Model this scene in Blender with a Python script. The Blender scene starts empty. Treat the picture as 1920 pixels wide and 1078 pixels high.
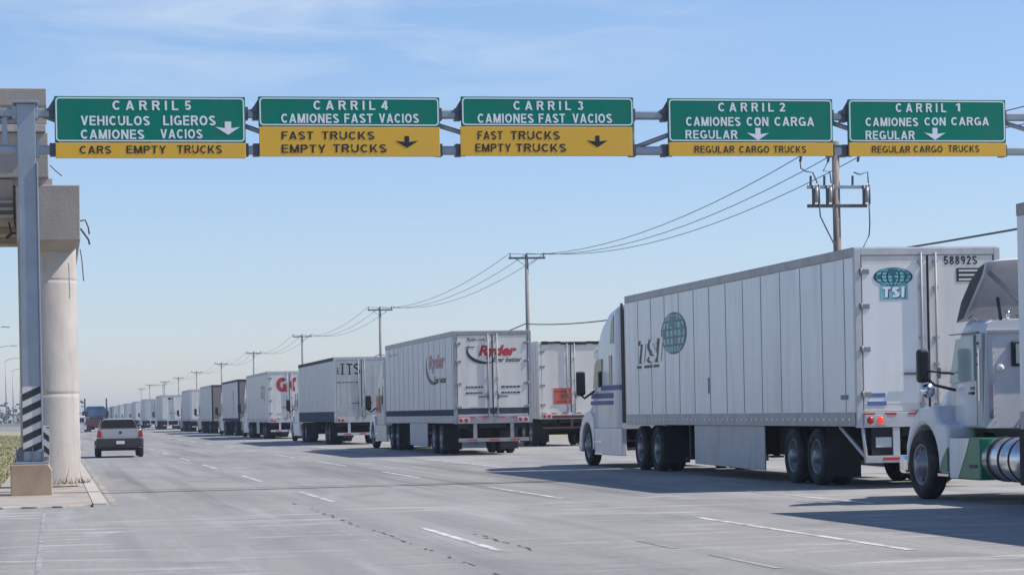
import bpy, bmesh, math, random
from mathutils import Vector, Matrix
random.seed(7)
R = math.radians
SC = bpy.context.scene
COL = SC.collection

# ------------------------------------------------------------------ camera
H_EYE = 1.4486
YAW, ROLL = 0.1912, -0.0198
cam_d = bpy.data.cameras.new('camera')
cam = bpy.data.objects.new('camera', cam_d)
COL.objects.link(cam)
fw = Vector((math.sin(YAW), math.cos(YAW), 0))
rt = Vector((math.cos(YAW), -math.sin(YAW), 0))
up = Vector((0, 0, 1))
r2 = rt * math.cos(ROLL) + up * math.sin(ROLL)
u2 = -rt * math.sin(ROLL) + up * math.cos(ROLL)
cam.matrix_world = Matrix(((r2.x, u2.x, -fw.x, 0), (r2.y, u2.y, -fw.y, 0), (r2.z, u2.z, -fw.z, H_EYE), (0, 0, 0, 1)))
cam_d.sensor_width = 36
cam_d.lens = 4442.0 / 1920 * 36
cam_d.shift_y = 230.3 / 1920
cam_d.clip_start = 0.5
cam_d.clip_end = 20000
SC.camera = cam

# ------------------------------------------------------------------ world and sun
SUN_EL = R(50.0)
SUN_DIR = Vector((math.cos(R(-9.5)), math.sin(R(-9.5)), 0)) * math.cos(SUN_EL) + Vector((0, 0, math.sin(SUN_EL)))
W = bpy.data.worlds.new('World')
SC.world = W
W.use_nodes = True
wn, wl = W.node_tree.nodes, W.node_tree.links
wn.clear()
wo = wn.new('ShaderNodeOutputWorld')
bg = wn.new('ShaderNodeBackground')
sky = wn.new('ShaderNodeTexSky')
sky.sky_type = 'NISHITA'
sky.sun_disc = False
sky.sun_elevation = SUN_EL
sky.sun_rotation = math.atan2(SUN_DIR.x, SUN_DIR.y)
sky.altitude = 100
sky.air_density = 1.0
sky.dust_density = 0.3
sky.ozone_density = 2.0
bg.inputs['Strength'].default_value = 0.1
tc = wn.new('ShaderNodeTexCoord')
# thin cirrus, laid out in sky directions
def wnode(t, **kw):
    n = wn.new(t)
    for k, v in kw.items():
        setattr(n, k, v)
    return n
mp = wnode('ShaderNodeMapping')
mp.inputs['Rotation'].default_value = (0, R(-12), 0)
mp.inputs['Scale'].default_value = (5, 5, 26)
wl.new(tc.outputs['Generated'], mp.inputs['Vector'])
nz = wnode('ShaderNodeTexNoise')
nz.inputs['Scale'].default_value = 2.2
nz.inputs['Detail'].default_value = 7
nz.inputs['Roughness'].default_value = 0.58
nz.inputs['Distortion'].default_value = 0.6
wl.new(mp.outputs['Vector'], nz.inputs['Vector'])
rmp = wnode('ShaderNodeMapRange')
rmp.inputs['From Min'].default_value = 0.40
rmp.inputs['From Max'].default_value = 0.72
wl.new(nz.outputs['Fac'], rmp.inputs['Value'])
# a bank of cirrus: soft ellipse around one direction of the sky
CLD = Vector((math.sin(R(6.5)) * math.cos(R(9.4)), math.cos(R(6.5)) * math.cos(R(9.4)), math.sin(R(9.4))))
sub = wnode('ShaderNodeVectorMath', operation='SUBTRACT')
wl.new(tc.outputs['Generated'], sub.inputs[0])
sub.inputs[1].default_value = CLD
scl = wnode('ShaderNodeVectorMath', operation='MULTIPLY')
wl.new(sub.outputs[0], scl.inputs[0])
scl.inputs[1].default_value = (4.5, 1.5, 20.0)
ln = wnode('ShaderNodeVectorMath', operation='LENGTH')
wl.new(scl.outputs[0], ln.inputs[0])
mk = wnode('ShaderNodeMapRange', interpolation_type='SMOOTHSTEP')
mk.inputs['From Min'].default_value = 1.1
mk.inputs['From Max'].default_value = 0.1
wl.new(ln.outputs['Value'], mk.inputs['Value'])
mu = wnode('ShaderNodeMath', operation='MULTIPLY')
wl.new(rmp.outputs['Result'], mu.inputs[0])
wl.new(mk.outputs['Result'], mu.inputs[1])
m2 = wnode('ShaderNodeMath', operation='MULTIPLY')
wl.new(mu.outputs[0], m2.inputs[0])
m2.inputs[1].default_value = 0.42
mix = wnode('ShaderNodeMixRGB')
wl.new(m2.outputs[0], mix.inputs['Fac'])
tint = wnode('ShaderNodeMixRGB', blend_type='MULTIPLY')
tint.inputs['Fac'].default_value = 1
szp = wnode('ShaderNodeSeparateXYZ')
wl.new(tc.outputs['Generated'], szp.inputs[0])
elv = wnode('ShaderNodeMapRange')
elv.inputs['From Min'].default_value = 0.0
elv.inputs['From Max'].default_value = 0.17
wl.new(szp.outputs['Z'], elv.inputs['Value'])
tmix = wnode('ShaderNodeMixRGB')       # dusty air is a little duller low down
wl.new(elv.outputs['Result'], tmix.inputs['Fac'])
tmix.inputs['Color1'].default_value = (0.84, 0.87, 1.12, 1)
tmix.inputs['Color2'].default_value = (0.92, 1.0, 1.17, 1)
wl.new(tmix.outputs['Color'], tint.inputs['Color2'])
wl.new(sky.outputs['Color'], tint.inputs['Color1'])
wl.new(tint.outputs['Color'], mix.inputs['Color1'])
mix.inputs['Color2'].default_value = (6.6, 7.0, 7.6, 1)
wl.new(mix.outputs['Color'], bg.inputs['Color'])
wl.new(bg.outputs['Background'], wo.inputs['Surface'])

sun_d = bpy.data.lights.new('sun', 'SUN')
sun_d.energy = 4.3
sun_d.angle = R(0.55)
sun_d.color = (1.0, 0.94, 0.86)
sun = bpy.data.objects.new('sun', sun_d)
COL.objects.link(sun)
sun.rotation_euler = (-SUN_DIR).to_track_quat('-Z', 'Y').to_euler()

SC.view_settings.view_transform = 'Standard'
SC.view_settings.look = 'None'
SC.view_settings.exposure = 0.35
SC.view_settings.gamma = 1.0
SC.view_settings.use_curve_mapping = False
SC.render.engine = 'CYCLES'
SC.cycles.max_bounces = 8
SC.cycles.use_denoising = True

# ------------------------------------------------------------------ materials
def srgb(r, g, b):
    f = lambda c: ((c / 255 + 0.055) / 1.055) ** 2.4 if c > 10 else c / 255 / 12.92
    return (f(r), f(g), f(b), 1)

def mat(name, col, rough=0.5, metal=0.0, var=0.12, scale=3.0, stretch=(1, 1, 1), bump=0.0, bscale=40.0, emit=None, dirt=None, spec=0.5):
    """Principled paint / metal / concrete with a little uneven colour; dirt = (colour, amount, scale, stretch)."""
    m = bpy.data.materials.new(name)
    m.use_nodes = True
    n, l = m.node_tree.nodes, m.node_tree.links
    b = n['Principled BSDF']
    b.inputs['Roughness'].default_value = rough
    b.inputs['Metallic'].default_value = metal
    b.inputs['Specular IOR Level'].default_value = spec
    c = tuple(col[:3]) + (1,)
    t = n.new('ShaderNodeTexCoord')
    mpn = n.new('ShaderNodeMapping')
    mpn.inputs['Scale'].default_value = stretch
    l.new(t.outputs['Object'], mpn.inputs['Vector'])
    no = n.new('ShaderNodeTexNoise')
    no.inputs['Scale'].default_value = scale
    no.inputs['Detail'].default_value = 6
    l.new(mpn.outputs['Vector'], no.inputs['Vector'])
    mr = n.new('ShaderNodeMapRange')
    mr.inputs['From Min'].default_value = 0.25
    mr.inputs['From Max'].default_value = 0.75
    mr.inputs['To Min'].default_value = 1 - var
    mr.inputs['To Max'].default_value = 1 + var
    l.new(no.outputs['Fac'], mr.inputs['Value'])
    mx = n.new('ShaderNodeMixRGB')
    mx.blend_type = 'MULTIPLY'
    mx.inputs['Fac'].default_value = 1
    mx.inputs['Color1'].default_value = c
    l.new(mr.outputs['Result'], mx.inputs['Color2'])
    last = mx.outputs['Color']
    if dirt:
        dc, am, ds, dst = dirt
        mp2 = n.new('ShaderNodeMapping')
        mp2.inputs['Scale'].default_value = dst
        mp2.inputs['Location'].default_value = (3.1, 1.7, 0.4)
        l.new(t.outputs['Object'], mp2.inputs['Vector'])
        n2 = n.new('ShaderNodeTexNoise')
        n2.inputs['Scale'].default_value = ds
        n2.inputs['Detail'].default_value = 8
        n2.inputs['Roughness'].default_value = 0.65
        l.new(mp2.outputs['Vector'], n2.inputs['Vector'])
        r = n.new('ShaderNodeMapRange')
        r.inputs['From Min'].default_value = 0.48
        r.inputs['From Max'].default_value = 0.8
        r.inputs['To Max'].default_value = am
        l.new(n2.outputs['Fac'], r.inputs['Value'])
        m3 = n.new('ShaderNodeMixRGB')
        l.new(r.outputs['Result'], m3.inputs['Fac'])
        l.new(last, m3.inputs['Color1'])
        m3.inputs['Color2'].default_value = tuple(dc[:3]) + (1,)
        last = m3.outputs['Color']
    l.new(last, b.inputs['Base Color'])
    if bump:
        n3 = n.new('ShaderNodeTexNoise')
        n3.inputs['Scale'].default_value = bscale
        n3.inputs['Detail'].default_value = 5
        l.new(t.outputs['Object'], n3.inputs['Vector'])
        bp = n.new('ShaderNodeBump')
        bp.inputs['Strength'].default_value = bump
        bp.inputs['Distance'].default_value = 0.02
        l.new(n3.outputs['Fac'], bp.inputs['Height'])
        l.new(bp.outputs['Normal'], b.inputs['Normal'])
    if emit:
        b.inputs['Emission Color'].default_value = tuple(emit[:3]) + (1,)
        b.inputs['Emission Strength'].default_value = emit[3]
    return m

GRIME = (0.16, 0.14, 0.12)
VS = (1.2, 1.2, 0.12)
M = {}
M['white'] = mat('white_trailer_paint', (0.66, 0.67, 0.69), 0.34, 0, 0.05, 1.2, dirt=(GRIME, 0.30, 2.2, VS))
M['side'] = mat('trailer_side_sheet', (0.70, 0.725, 0.76), 0.30, 0.15, 0.05, 1.0, dirt=(GRIME, 0.34, 2.5, VS), bump=0.12, bscale=1.6)
M['side_grey'] = mat('grey_trailer_sheet', (0.47, 0.50, 0.55), 0.36, 0.3, 0.06, 1.0, dirt=(GRIME, 0.4, 2.5, VS), bump=0.1, bscale=1.6)
M['side_dim'] = mat('dull_trailer_sheet', (0.50, 0.52, 0.54), 0.4, 0.15, 0.07, 1.0, dirt=(GRIME, 0.45, 2.5, VS))
M['cream'] = mat('cream_trailer_paint', (0.70, 0.67, 0.63), 0.42, 0, 0.06, 1.0, dirt=((0.32, 0.2, 0.13), 0.4, 1.6, VS))
M['door'] = mat('white_door_paint', (0.68, 0.66, 0.615), 0.42, 0, 0.05, 1.2, dirt=(GRIME, 0.34, 1.8, VS))
M['door_dark'] = mat('dark_door_paint', (0.20, 0.17, 0.165), 0.5, 0, 0.15, 1.2, dirt=(GRIME, 0.3, 1.8, VS))  # dark brownish tone for some trailers' rear doors
M['steel_door'] = mat('stainless_door', (0.62, 0.60, 0.57), 0.34, 0.75, 0.12, 1.5, dirt=(GRIME, 0.35, 1.8, VS))
M['rod'] = mat('lock_rod_paint', (0.36, 0.37, 0.39), 0.5, 0, 0.1)
M['rail'] = mat('aluminium_rail', (0.33, 0.33, 0.35), 0.45, 0.6, 0.1, 2.0, dirt=(GRIME, 0.5, 3, (1, 1, 1)))
M['frame'] = mat('galvanised_frame', (0.50, 0.51, 0.53), 0.5, 0.15, 0.1, 3.0, dirt=(GRIME, 0.4, 3, (1, 1, 1)))
M['seam'] = mat('seam_strip_grey', (0.20, 0.205, 0.22), 0.6, 0.2)  # dark grey of joint strips between sheets and of door seams
M['navy_band'] = mat('slate_band_paint', (0.06, 0.072, 0.095), 0.8, spec=0.08)
M['slate'] = mat('slate_panel', (0.07, 0.085, 0.11), 0.8, 0.0, 0.12, spec=0.08)
M['chassis'] = mat('chassis_black', (0.014, 0.014, 0.017), 0.75, 0, 0.3)
M['rubber'] = mat('tyre_rubber', (0.018, 0.018, 0.02), 0.85, 0, 0.25, 6, dirt=((0.14, 0.12, 0.1), 0.5, 3, (1, 1, 1)), bump=0.3, bscale=60)
M['flap'] = mat('mud_flap_rubber', (0.02, 0.02, 0.022), 0.85, 0, 0.2)
M['rim'] = mat('wheel_metal', (0.27, 0.275, 0.29), 0.42, 0.5, 0.15, 5, dirt=(GRIME, 0.6, 4, (1, 1, 1)))
M['rimwhite'] = mat('wheel_white_paint', (0.42, 0.42, 0.41), 0.5, 0.1, 0.15, 5, dirt=(GRIME, 0.6, 4, (1, 1, 1)))
M['skirt'] = mat('skirt_panel', (0.40, 0.42, 0.45), 0.45, 0.2, 0.08, 1.5, dirt=(GRIME, 0.6, 2.5, (1, 1, 0.4)))
M['cab_white'] = mat('cab_white_paint', (0.68, 0.69, 0.71), 0.24, 0, 0.04, 1.5, dirt=(GRIME, 0.25, 2.0, (1, 1, 0.4)))
M['cab_grey'] = mat('cab_grey_paint', (0.36, 0.40, 0.42), 0.28, 0.1, 0.05)
M['cab_red'] = mat('cab_red_paint', (0.35, 0.045, 0.03), 0.3, 0, 0.06)
M['cab_maroon'] = mat('maroon_paint', (0.085, 0.028, 0.033), 0.4, 0, 0.12)
M['cab_blue'] = mat('blue_cab_paint', (0.035, 0.095, 0.19), 0.35, 0, 0.1)
M['stripe'] = mat('navy_stripe', (0.03, 0.05, 0.23), 0.5)
M['green'] = mat('green_cab_paint', (0.006, 0.16, 0.085), 0.3, 0, 0.06)
M['glass'] = mat('dark_window_glass', (0.015, 0.018, 0.022), 0.08, 0, 0.05, spec=0.4)
M['pale_glass'] = mat('pale_window_glass', (0.32, 0.42, 0.42), 0.08, 0, 0.15, 2.0, spec=0.8)
M['blue_glass'] = mat('bluish_window_glass', (0.10, 0.17, 0.26), 0.15, 0, 0.15, 2.0)
M['black'] = mat('black_plastic', (0.016, 0.016, 0.018), 0.5, 0, 0.2)
M['chrome'] = mat('chrome', (0.78, 0.78, 0.8), 0.14, 1.0, 0.05)
M['alum'] = mat('polished_tank', (0.72, 0.72, 0.74), 0.24, 0.85, 0.06)
M['redlens'] = mat('red_lens', (0.42, 0.02, 0.02), 0.2, 0, 0.05)
M['redlit'] = mat('lit_red_lens', (0.6, 0.03, 0.02), 0.2, 0, 0.02, emit=(1, 0.06, 0.04, 0.5))
M['amber'] = mat('amber_marker', (0.6, 0.25, 0.05), 0.25)
M['redtape'] = mat('red_reflector', (0.5, 0.04, 0.03), 0.35)
M['whitelens'] = mat('white_lens', (0.75, 0.75, 0.73), 0.2)
M['galv'] = mat('galvanised_steel', (0.33, 0.37, 0.42), 0.45, 0.55, 0.10, 3.0, dirt=((0.2, 0.22, 0.24), 0.5, 2.0, (1, 1, 0.4)))
M['galv_dark'] = mat('bracket_steel', (0.10, 0.11, 0.13), 0.5, 0.5, 0.15)
M['sgreen'] = mat('green_sign_sheet', (0.0, 0.205, 0.140), 0.6, 0, 0.06, 0.8, dirt=((0.05, 0.17, 0.13), 0.5, 1.6, (1, 1, 0.3)), spec=0.15)
M['syellow'] = mat('yellow_sign_sheet', (0.80, 0.45, 0.03), 0.55, 0, 0.07, 0.8, dirt=((0.55, 0.36, 0.10), 0.5, 1.3, (1, 1, 0.3)))
M['swhite'] = mat('white_sign_film', (0.80, 0.83, 0.86), 0.4, 0, 0.03)
M['sbrown'] = mat('dark_sign_letters', (0.035, 0.018, 0.01), 0.5)
M['sblack'] = mat('black_sign_film', (0.012, 0.010, 0.02), 0.5)
M['concrete'] = mat('bridge_concrete', (0.37, 0.335, 0.30), 0.85, 0, 0.10, 1.3, dirt=((0.22, 0.2, 0.18), 0.6, 1.4, (1.3, 1.3, 0.3)), bump=0.25, bscale=25)
M['concrete_col'] = mat('column_concrete', (0.50, 0.46, 0.42), 0.85, 0, 0.10, 1.6, dirt=((0.26, 0.235, 0.21), 0.8, 1.7, (1.6, 1.6, 0.22)), bump=0.25, bscale=25)
M['tan'] = mat('tan_plinth_paint', (0.46, 0.34, 0.225), 0.8, 0, 0.08, 2, dirt=((0.25, 0.19, 0.14), 0.6, 2.5, (1, 1, 0.6)), bump=0.2)
M['rust'] = mat('rusty_steel', (0.13, 0.085, 0.06), 0.8, 0.3, 0.3, 8)
M['pole'] = mat('weathered_pole', (0.24, 0.19, 0.165), 0.9, 0, 0.25, 3, (1, 1, 0.2), dirt=((0.6, 0.53, 0.46), 0.9, 4.0, (2.5, 2.5, 0.25)), bump=0.3)
M['pole_far'] = mat('concrete_pole', (0.26, 0.25, 0.25), 0.9, 0, 0.15)
M['wire'] = mat('wire_black', (0.05, 0.055, 0.065), 0.6)
M['insul'] = mat('insulator_grey', (0.30, 0.30, 0.32), 0.3)
M['silver'] = mat('silver_car_paint', (0.46, 0.46, 0.47), 0.3, 0.5, 0.03)
M['teal'] = mat('teal_logo', (0.015, 0.13, 0.17), 0.4)
M['teal_pale'] = mat('pale_teal_logo', (0.19, 0.50, 0.54), 0.4)
M['teal_dark'] = mat('dark_teal_logo', (0.012, 0.045, 0.06), 0.4)
M['ink'] = mat('black_ink', (0.022, 0.022, 0.028), 0.5)
M['ink_grey'] = mat('grey_ink', (0.16, 0.17, 0.2), 0.5)
M['red'] = mat('red_ink', (0.45, 0.02, 0.035), 0.4)
M['red_faded'] = mat('faded_red_ink', (0.42, 0.16, 0.18), 0.5)
M['orange'] = mat('orange_red_placard', (0.55, 0.12, 0.065), 0.5, 0, 0.12, 4)
M['orange_dark'] = mat('placard_print', (0.36, 0.06, 0.035), 0.5)
M['hinge'] = mat('hinge_steel', (0.25, 0.25, 0.26), 0.55, 0.2)
M['lamp'] = mat('street_lamp_metal', (0.32, 0.33, 0.35), 0.5, 0.4)
M['blue_label'] = mat('blue_sticker', (0.10, 0.17, 0.42), 0.4)

# ------------------------------------------------------------------ mesh helpers
class MB:
    def __init__(s):
        s.v, s.f, s.mi, s.sm = [], [], [], []
    def add(s, verts, faces, mi=0, smooth=False):
        o = len(s.v)
        s.v += [tuple(p) for p in verts]
        for f in faces:
            s.f.append([i + o for i in f]); s.mi.append(mi); s.sm.append(smooth)
        return s
    def box(s, x0, x1, y0, y1, z0, z1, mi=0):
        v = [(x, y, z) for x in (x0, x1) for y in (y0, y1) for z in (z0, z1)]
        return s.add(v, [(0, 1, 3, 2), (4, 6, 7, 5), (0, 4, 5, 1), (2, 3, 7, 6), (0, 2, 6, 4), (1, 5, 7, 3)], mi)
    def prism(s, pts, ax, a, b, mi=0, smooth=False):
        """closed outline pts in the plane normal to axis ax ('x': (y,z), 'y': (x,z), 'z': (x,y)), from a to b"""
        def P(p, t):
            return {'x': (t, p[0], p[1]), 'y': (p[0], t, p[1]), 'z': (p[0], p[1], t)}[ax]
        n = len(pts)
        v = [P(p, a) for p in pts] + [P(p, b) for p in pts]
        f = [(i, (i + 1) % n, (i + 1) % n + n, i + n) for i in range(n)]
        s.add(v, f, mi, smooth)
        s.add(v, [list(range(n))[::-1], list(range(n, 2 * n))], mi, False)
        return s
    def cyl(s, p, q, r, r2=None, n=12, mi=0, caps=True, smooth=True):
        p, q = Vector(p), Vector(q)
        r2 = r if r2 is None else r2
        d = (q - p).normalized()
        a = d.orthogonal().normalized(); b = d.cross(a)
        v = []
        for c, rr in ((p, r), (q, r2)):
            v += [c + (a * math.cos(2 * math.pi * i / n) + b * math.sin(2 * math.pi * i / n)) * rr for i in range(n)]
        s.add(v, [(i, (i + 1) % n, (i + 1) % n + n, i + n) for i in range(n)], mi, smooth)
        if caps:
            s.add(v, [list(range(n))[::-1], list(range(n, 2 * n))], mi)
        return s
    def tube(s, pts, r, n=6, mi=0):
        pts = [Vector(p) for p in pts]
        rings = []
        for i, p in enumerate(pts):
            d = (pts[min(i + 1, len(pts) - 1)] - pts[max(i - 1, 0)]).normalized()
            ref = Vector((0, 0, 1)) if abs(d.z) < 0.9 else Vector((1, 0, 0))
            a = d.cross(ref).normalized(); b = d.cross(a)
            rings += [p + (a * math.cos(2 * math.pi * k / n) + b * math.sin(2 * math.pi * k / n)) * r for k in range(n)]
        f = []
        for i in range(len(pts) - 1):
            f += [(i * n + k, i * n + (k + 1) % n, (i + 1) * n + (k + 1) % n, (i + 1) * n + k) for k in range(n)]
        s.add(rings, f, mi, True)
        m = len(rings)
        s.add(rings, [list(range(n))[::-1], list(range(m - n, m))], mi)
        return s
    def lathe(s, prof, c, ax='x', n=28, mi=0, smooth=True, a0=0.0, a1=2 * math.pi):
        """profile of (along-axis, radius) turned about the axis through c"""
        c = Vector(c)
        full = abs(a1 - a0 - 2 * math.pi) < 1e-6
        m = n if full else n + 1
        v = []
        for (t, r) in prof:
            for k in range(m):
                a = a0 + (a1 - a0) * k / n
                ca, sa = math.cos(a) * r, math.sin(a) * r
                v.append(c + Vector({'x': (t, ca, sa), 'y': (ca, t, sa), 'z': (ca, sa, t)}[ax]))
        f = []
        for j in range(len(prof) - 1):
            for k in range(n):
                k2 = (k + 1) % m
                f.append((j * m + k, j * m + k2, (j + 1) * m + k2, (j + 1) * m + k))
        return s.add(v, f, mi, smooth)
    def loft(s, secs, mi=0, smooth=True, caps=True):
        n = len(secs[0]); v = [p for sec in secs for p in sec]
        f = []
        for j in range(len(secs) - 1):
            f += [(j * n + k, j * n + (k + 1) % n, (j + 1) * n + (k + 1) % n, (j + 1) * n + k) for k in range(n)]
        s.add(v, f, mi, smooth)
        if caps:
            s.add(v, [list(range(n))[::-1], list(range(len(v) - n, len(v)))], mi)
        return s
    def quad(s, a, b, c, d, mi=0):
        return s.add([a, b, c, d], [(0, 1, 2, 3)], mi)
    def text(s, string, o, ux, uz, x0, x1, z0, z1, mi=0, bold=0.02, shear=0.0, spacing=1.0):
        vs, fs = text_shape(string, bold, shear, spacing)
        o, ux, uz = Vector(o), Vector(ux), Vector(uz)
        return s.add([o + ux * (x0 + (x1 - x0) * p[0]) + uz * (z0 + (z1 - z0) * p[1]) for p in vs], fs, mi)
    def flat(s, pts, o, ux, uz, mi=0):
        o, ux, uz = Vector(o), Vector(ux), Vector(uz)
        return s.add([o + ux * p[0] + uz * p[1] for p in pts], [list(range(len(pts)))], mi)
    def build(s, name, mats, parent=None, bevel=0.0, recalc=True, seg=2, loc=None):
        me = bpy.data.meshes.new(name)
        me.from_pydata(s.v, [], s.f)
        for m in (mats if isinstance(mats, (list, tuple)) else [mats]):
            me.materials.append(M[m] if isinstance(m, str) else m)
        me.polygons.foreach_set('material_index', s.mi)
        me.polygons.foreach_set('use_smooth', s.sm)
        if recalc:
            bm = bmesh.new(); bm.from_mesh(me)
            bmesh.ops.remove_doubles(bm, verts=bm.verts, dist=1e-5)
            bmesh.ops.recalc_face_normals(bm, faces=bm.faces)
            bm.to_mesh(me); bm.free()
        me.update()
        o = bpy.data.objects.new(name, me)
        COL.objects.link(o)
        if parent is not None:
            o.parent = parent
        if loc:
            o.location = loc
        if bevel:
            md = o.modifiers.new('bevel', 'BEVEL')
            md.width = bevel; md.segments = seg; md.limit_method = 'ANGLE'; md.angle_limit = R(40)
        return o

# ---- bold sans capitals drawn as strokes (unit height), for the road signs and painted words
def _arc(cx, cy, rx, ry, a0, a1, n=9):
    return [(cx + rx * math.cos(R(a0 + (a1 - a0) * i / n)), cy + ry * math.sin(R(a0 + (a1 - a0) * i / n))) for i in range(n + 1)]
def caps_glyph(ch, t):
    """-> (width, [polyline strokes], [polygons])"""
    h = t / 2
    def D(x0, y0, x1, y1):       # diagonal with level ends
        k = t * 0.5 * math.hypot(x1 - x0, y1 - y0) / abs(y1 - y0)
        return [(x0 - k, y0), (x0 + k, y0), (x1 + k, y1), (x1 - k, y1)]
    V = lambda x, y0=0, y1=1: [(x - h, y0), (x + h, y0), (x + h, y1), (x - h, y1)]
    Hb = lambda y, x0, x1, tt=t * .92: [(x0, y - tt / 2), (x1, y - tt / 2), (x1, y + tt / 2), (x0, y + tt / 2)]
    k = h * .92
    if ch == 'A': return .74, [], [D(h * 1.1, 0, .37, 1), D(.74 - h * 1.1, 0, .37, 1), Hb(.27, .17, .57)]
    if ch == 'C': return .70, [_arc(.36, .5, .36 - h, .5 - h, 42, 318, 16)], []
    if ch == 'D': return .68, [[(h, k), (.34, k)] + _arc(.34, .5, .34 - h, .5 - k, -90, 90, 10) + [(h, 1 - k)]], [V(h)]
    if ch == 'E': return .60, [], [V(h), Hb(k, t, .60), Hb(.52, t, .56), Hb(1 - k, t, .58)]
    if ch == 'F': return .56, [], [V(h), Hb(.50, t, .50), Hb(1 - k, t, .56)]
    if ch == 'G': return .74, [_arc(.37, .5, .37 - h, .5 - h, 45, 300, 16) + [(.74 - h, .14), (.74 - h, .42), (.42, .42)]], []
    if ch == 'H': return .70, [], [V(h), V(.70 - h), Hb(.52, t, .70 - t)]
    if ch == 'I': return t, [], [V(h)]
    if ch == 'K': return .70, [], [V(h), D(t * .9, .32, .57, 1), D(.30, .56, .59, 0)]
    if ch == 'L': return .56, [], [V(h), Hb(k, t, .56)]
    if ch == 'M': return .80, [], [V(h), V(.80 - h), D(.40, .0, h * 1.15, 1), D(.40, .0, .80 - h * 1.15, 1)]
    if ch == 'N': return .70, [], [V(h), V(.70 - h), D(.70 - h * 1.3, 0, h * 1.3, 1)]
    if ch == 'O' or ch == '0': 
        w = .76 if ch == 'O' else .56
        return w, [_arc(w / 2, .5, w / 2 - h, .5 - h, 0, 360, 22)], []
    if ch == 'P': return .64, [[(h, 1 - k), (.40, 1 - k)] + _arc(.40, .705, .24 - h, .295 - k, 90, -90, 8) + [(h, .41 + k)]], [V(h)]
    if ch == 'Q': return .76, [_arc(.38, .5, .38 - h, .5 - h, 0, 360, 22)], [D(.72, -.04, .48, .30)]
    if ch == 'R': return .68, [[(h, 1 - k), (.42, 1 - k)] + _arc(.42, .715, .24 - h, .285 - k, 90, -90, 8) + [(h, .43 + k)]], [V(h), D(.60, 0, .40, .46)]
    if ch in 'S': return .64, [_arc(.32, .745 - h * .1, .32 - h, .255 - h * .9, 25, 262, 12) + _arc(.32, .255 + h * .1, .32 - h, .255 - h * .9, 82, -155, 12)], []
    if ch == 'T': return .62, [], [V(.31), Hb(1 - k, 0, .62)]
    if ch == 'U': return .70, [[(h, 1), (h, .36)] + _arc(.35, .36, .35 - h, .36 - h, 180, 360, 12) + [(.70 - h, 1)]], []
    if ch == 'V': return .70, [], [D(.35, 0, h * 1.1, 1), D(.35, 0, .70 - h * 1.1, 1)]
    if ch == 'Y': return .70, [], [V(.35, 0, .46), D(.35, .38, h * 1.2, 1), D(.35, .38, .70 - h * 1.2, 1)]
    if ch == '1': return .34, [], [V(.34 - h), [(0, .66), (0, .80), (.34 - t, 1), (.34 - t * .6, .86), (.34 - t, .80)]]
    if ch == '2': return .56, [_arc(.28, .70, .28 - h, .30 - h, 165, -38, 12) + [(h * 1.4, k)]], [Hb(k, .02, .56)]
    if ch == '3': return .56, [_arc(.27, .74, .25 - h, .26 - h, 160, -78, 10), _arc(.27, .27, .29 - h, .27 - h, 80, -160, 10)], []
    if ch == '4': return .58, [], [V(.42), Hb(.28, 0, .58), D(.09, .28, .40, 1)]
    if ch == '5': return .56, [[(.50, 1 - k), (.13, 1 - k), (.09, .50)] + _arc(.27, .32, .29 - h, .32 - h, 128, -155, 14)], []
    if ch == '8': return .56, [_arc(.28, .75, .25 - h, .25 - h, 0, 360, 16), _arc(.28, .27, .28 - h, .27 - h, 0, 360, 16)], []
    if ch == '9': return .56, [_arc(.28, .68, .28 - h, .32 - h, 0, 360, 16), _arc(.28, .5, .28 - h, .5 - h, 0, -100, 8)], []
    return .30, [], []
def _band(pl, t):
    out = []
    closed = math.hypot(pl[0][0] - pl[-1][0], pl[0][1] - pl[-1][1]) < 1e-6
    n = len(pl)
    for i, p in enumerate(pl):
        a = pl[i - 1] if i else (pl[-2] if closed else None)
        b = pl[i + 1] if i < n - 1 else (pl[1] if closed else None)
        d1 = Vector((p[0] - a[0], p[1] - a[1])).normalized() if a else None
        d2 = Vector((b[0] - p[0], b[1] - p[1])).normalized() if b else None
        d1 = d1 or d2; d2 = d2 or d1
        n1, n2 = Vector((-d1.y, d1.x)), Vector((-d2.y, d2.x))
        m = n1 + n2
        m = m.normalized() if m.length > 1e-6 else n1
        s_ = t / 2 / max(0.5, m.dot(n1))
        out.append(((p[0] + m.x * s_, p[1] + m.y * s_), (p[0] - m.x * s_, p[1] - m.y * s_)))
    return out
def caps(mb, string, o, ux, uz, x0, x1, z0, z1, mi=0, weight=0.19, gap=0.13, shear=0.0):
    """bold capitals filling the box x0..x1, z0..z1 of the plane (o, ux, uz); strokes that cross sit a hair apart"""
    o, ux, uz = Vector(o), Vector(ux), Vector(uz); nr = ux.cross(uz)
    cur = 0.0; items = []
    for ch in string:
        if ch == ' ': cur += .30; continue
        w, lines, polys = caps_glyph(ch, weight)
        items.append((cur, lines, polys)); cur += w + gap
    tot = cur - gap
    kx, kz = (x1 - x0) / tot, z1 - z0
    for (c, lines, polys) in items:
        dep = 0.0
        def P(p): return o + ux * (x0 + (c + p[0] + shear * p[1]) * kx) + uz * (z0 + p[1] * kz) + nr * dep
        for pl in lines:
            b = _band(pl, weight)
            v = [P(q) for pr in b for q in pr]
            mb.add(v, [(2 * i, 2 * i + 1, 2 * i + 3, 2 * i + 2) for i in range(len(b) - 1)], mi)
            dep += 0.0004
        for pg in polys:
            mb.add([P(q) for q in pg], [list(range(len(pg)))], mi); dep += 0.0004

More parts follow.
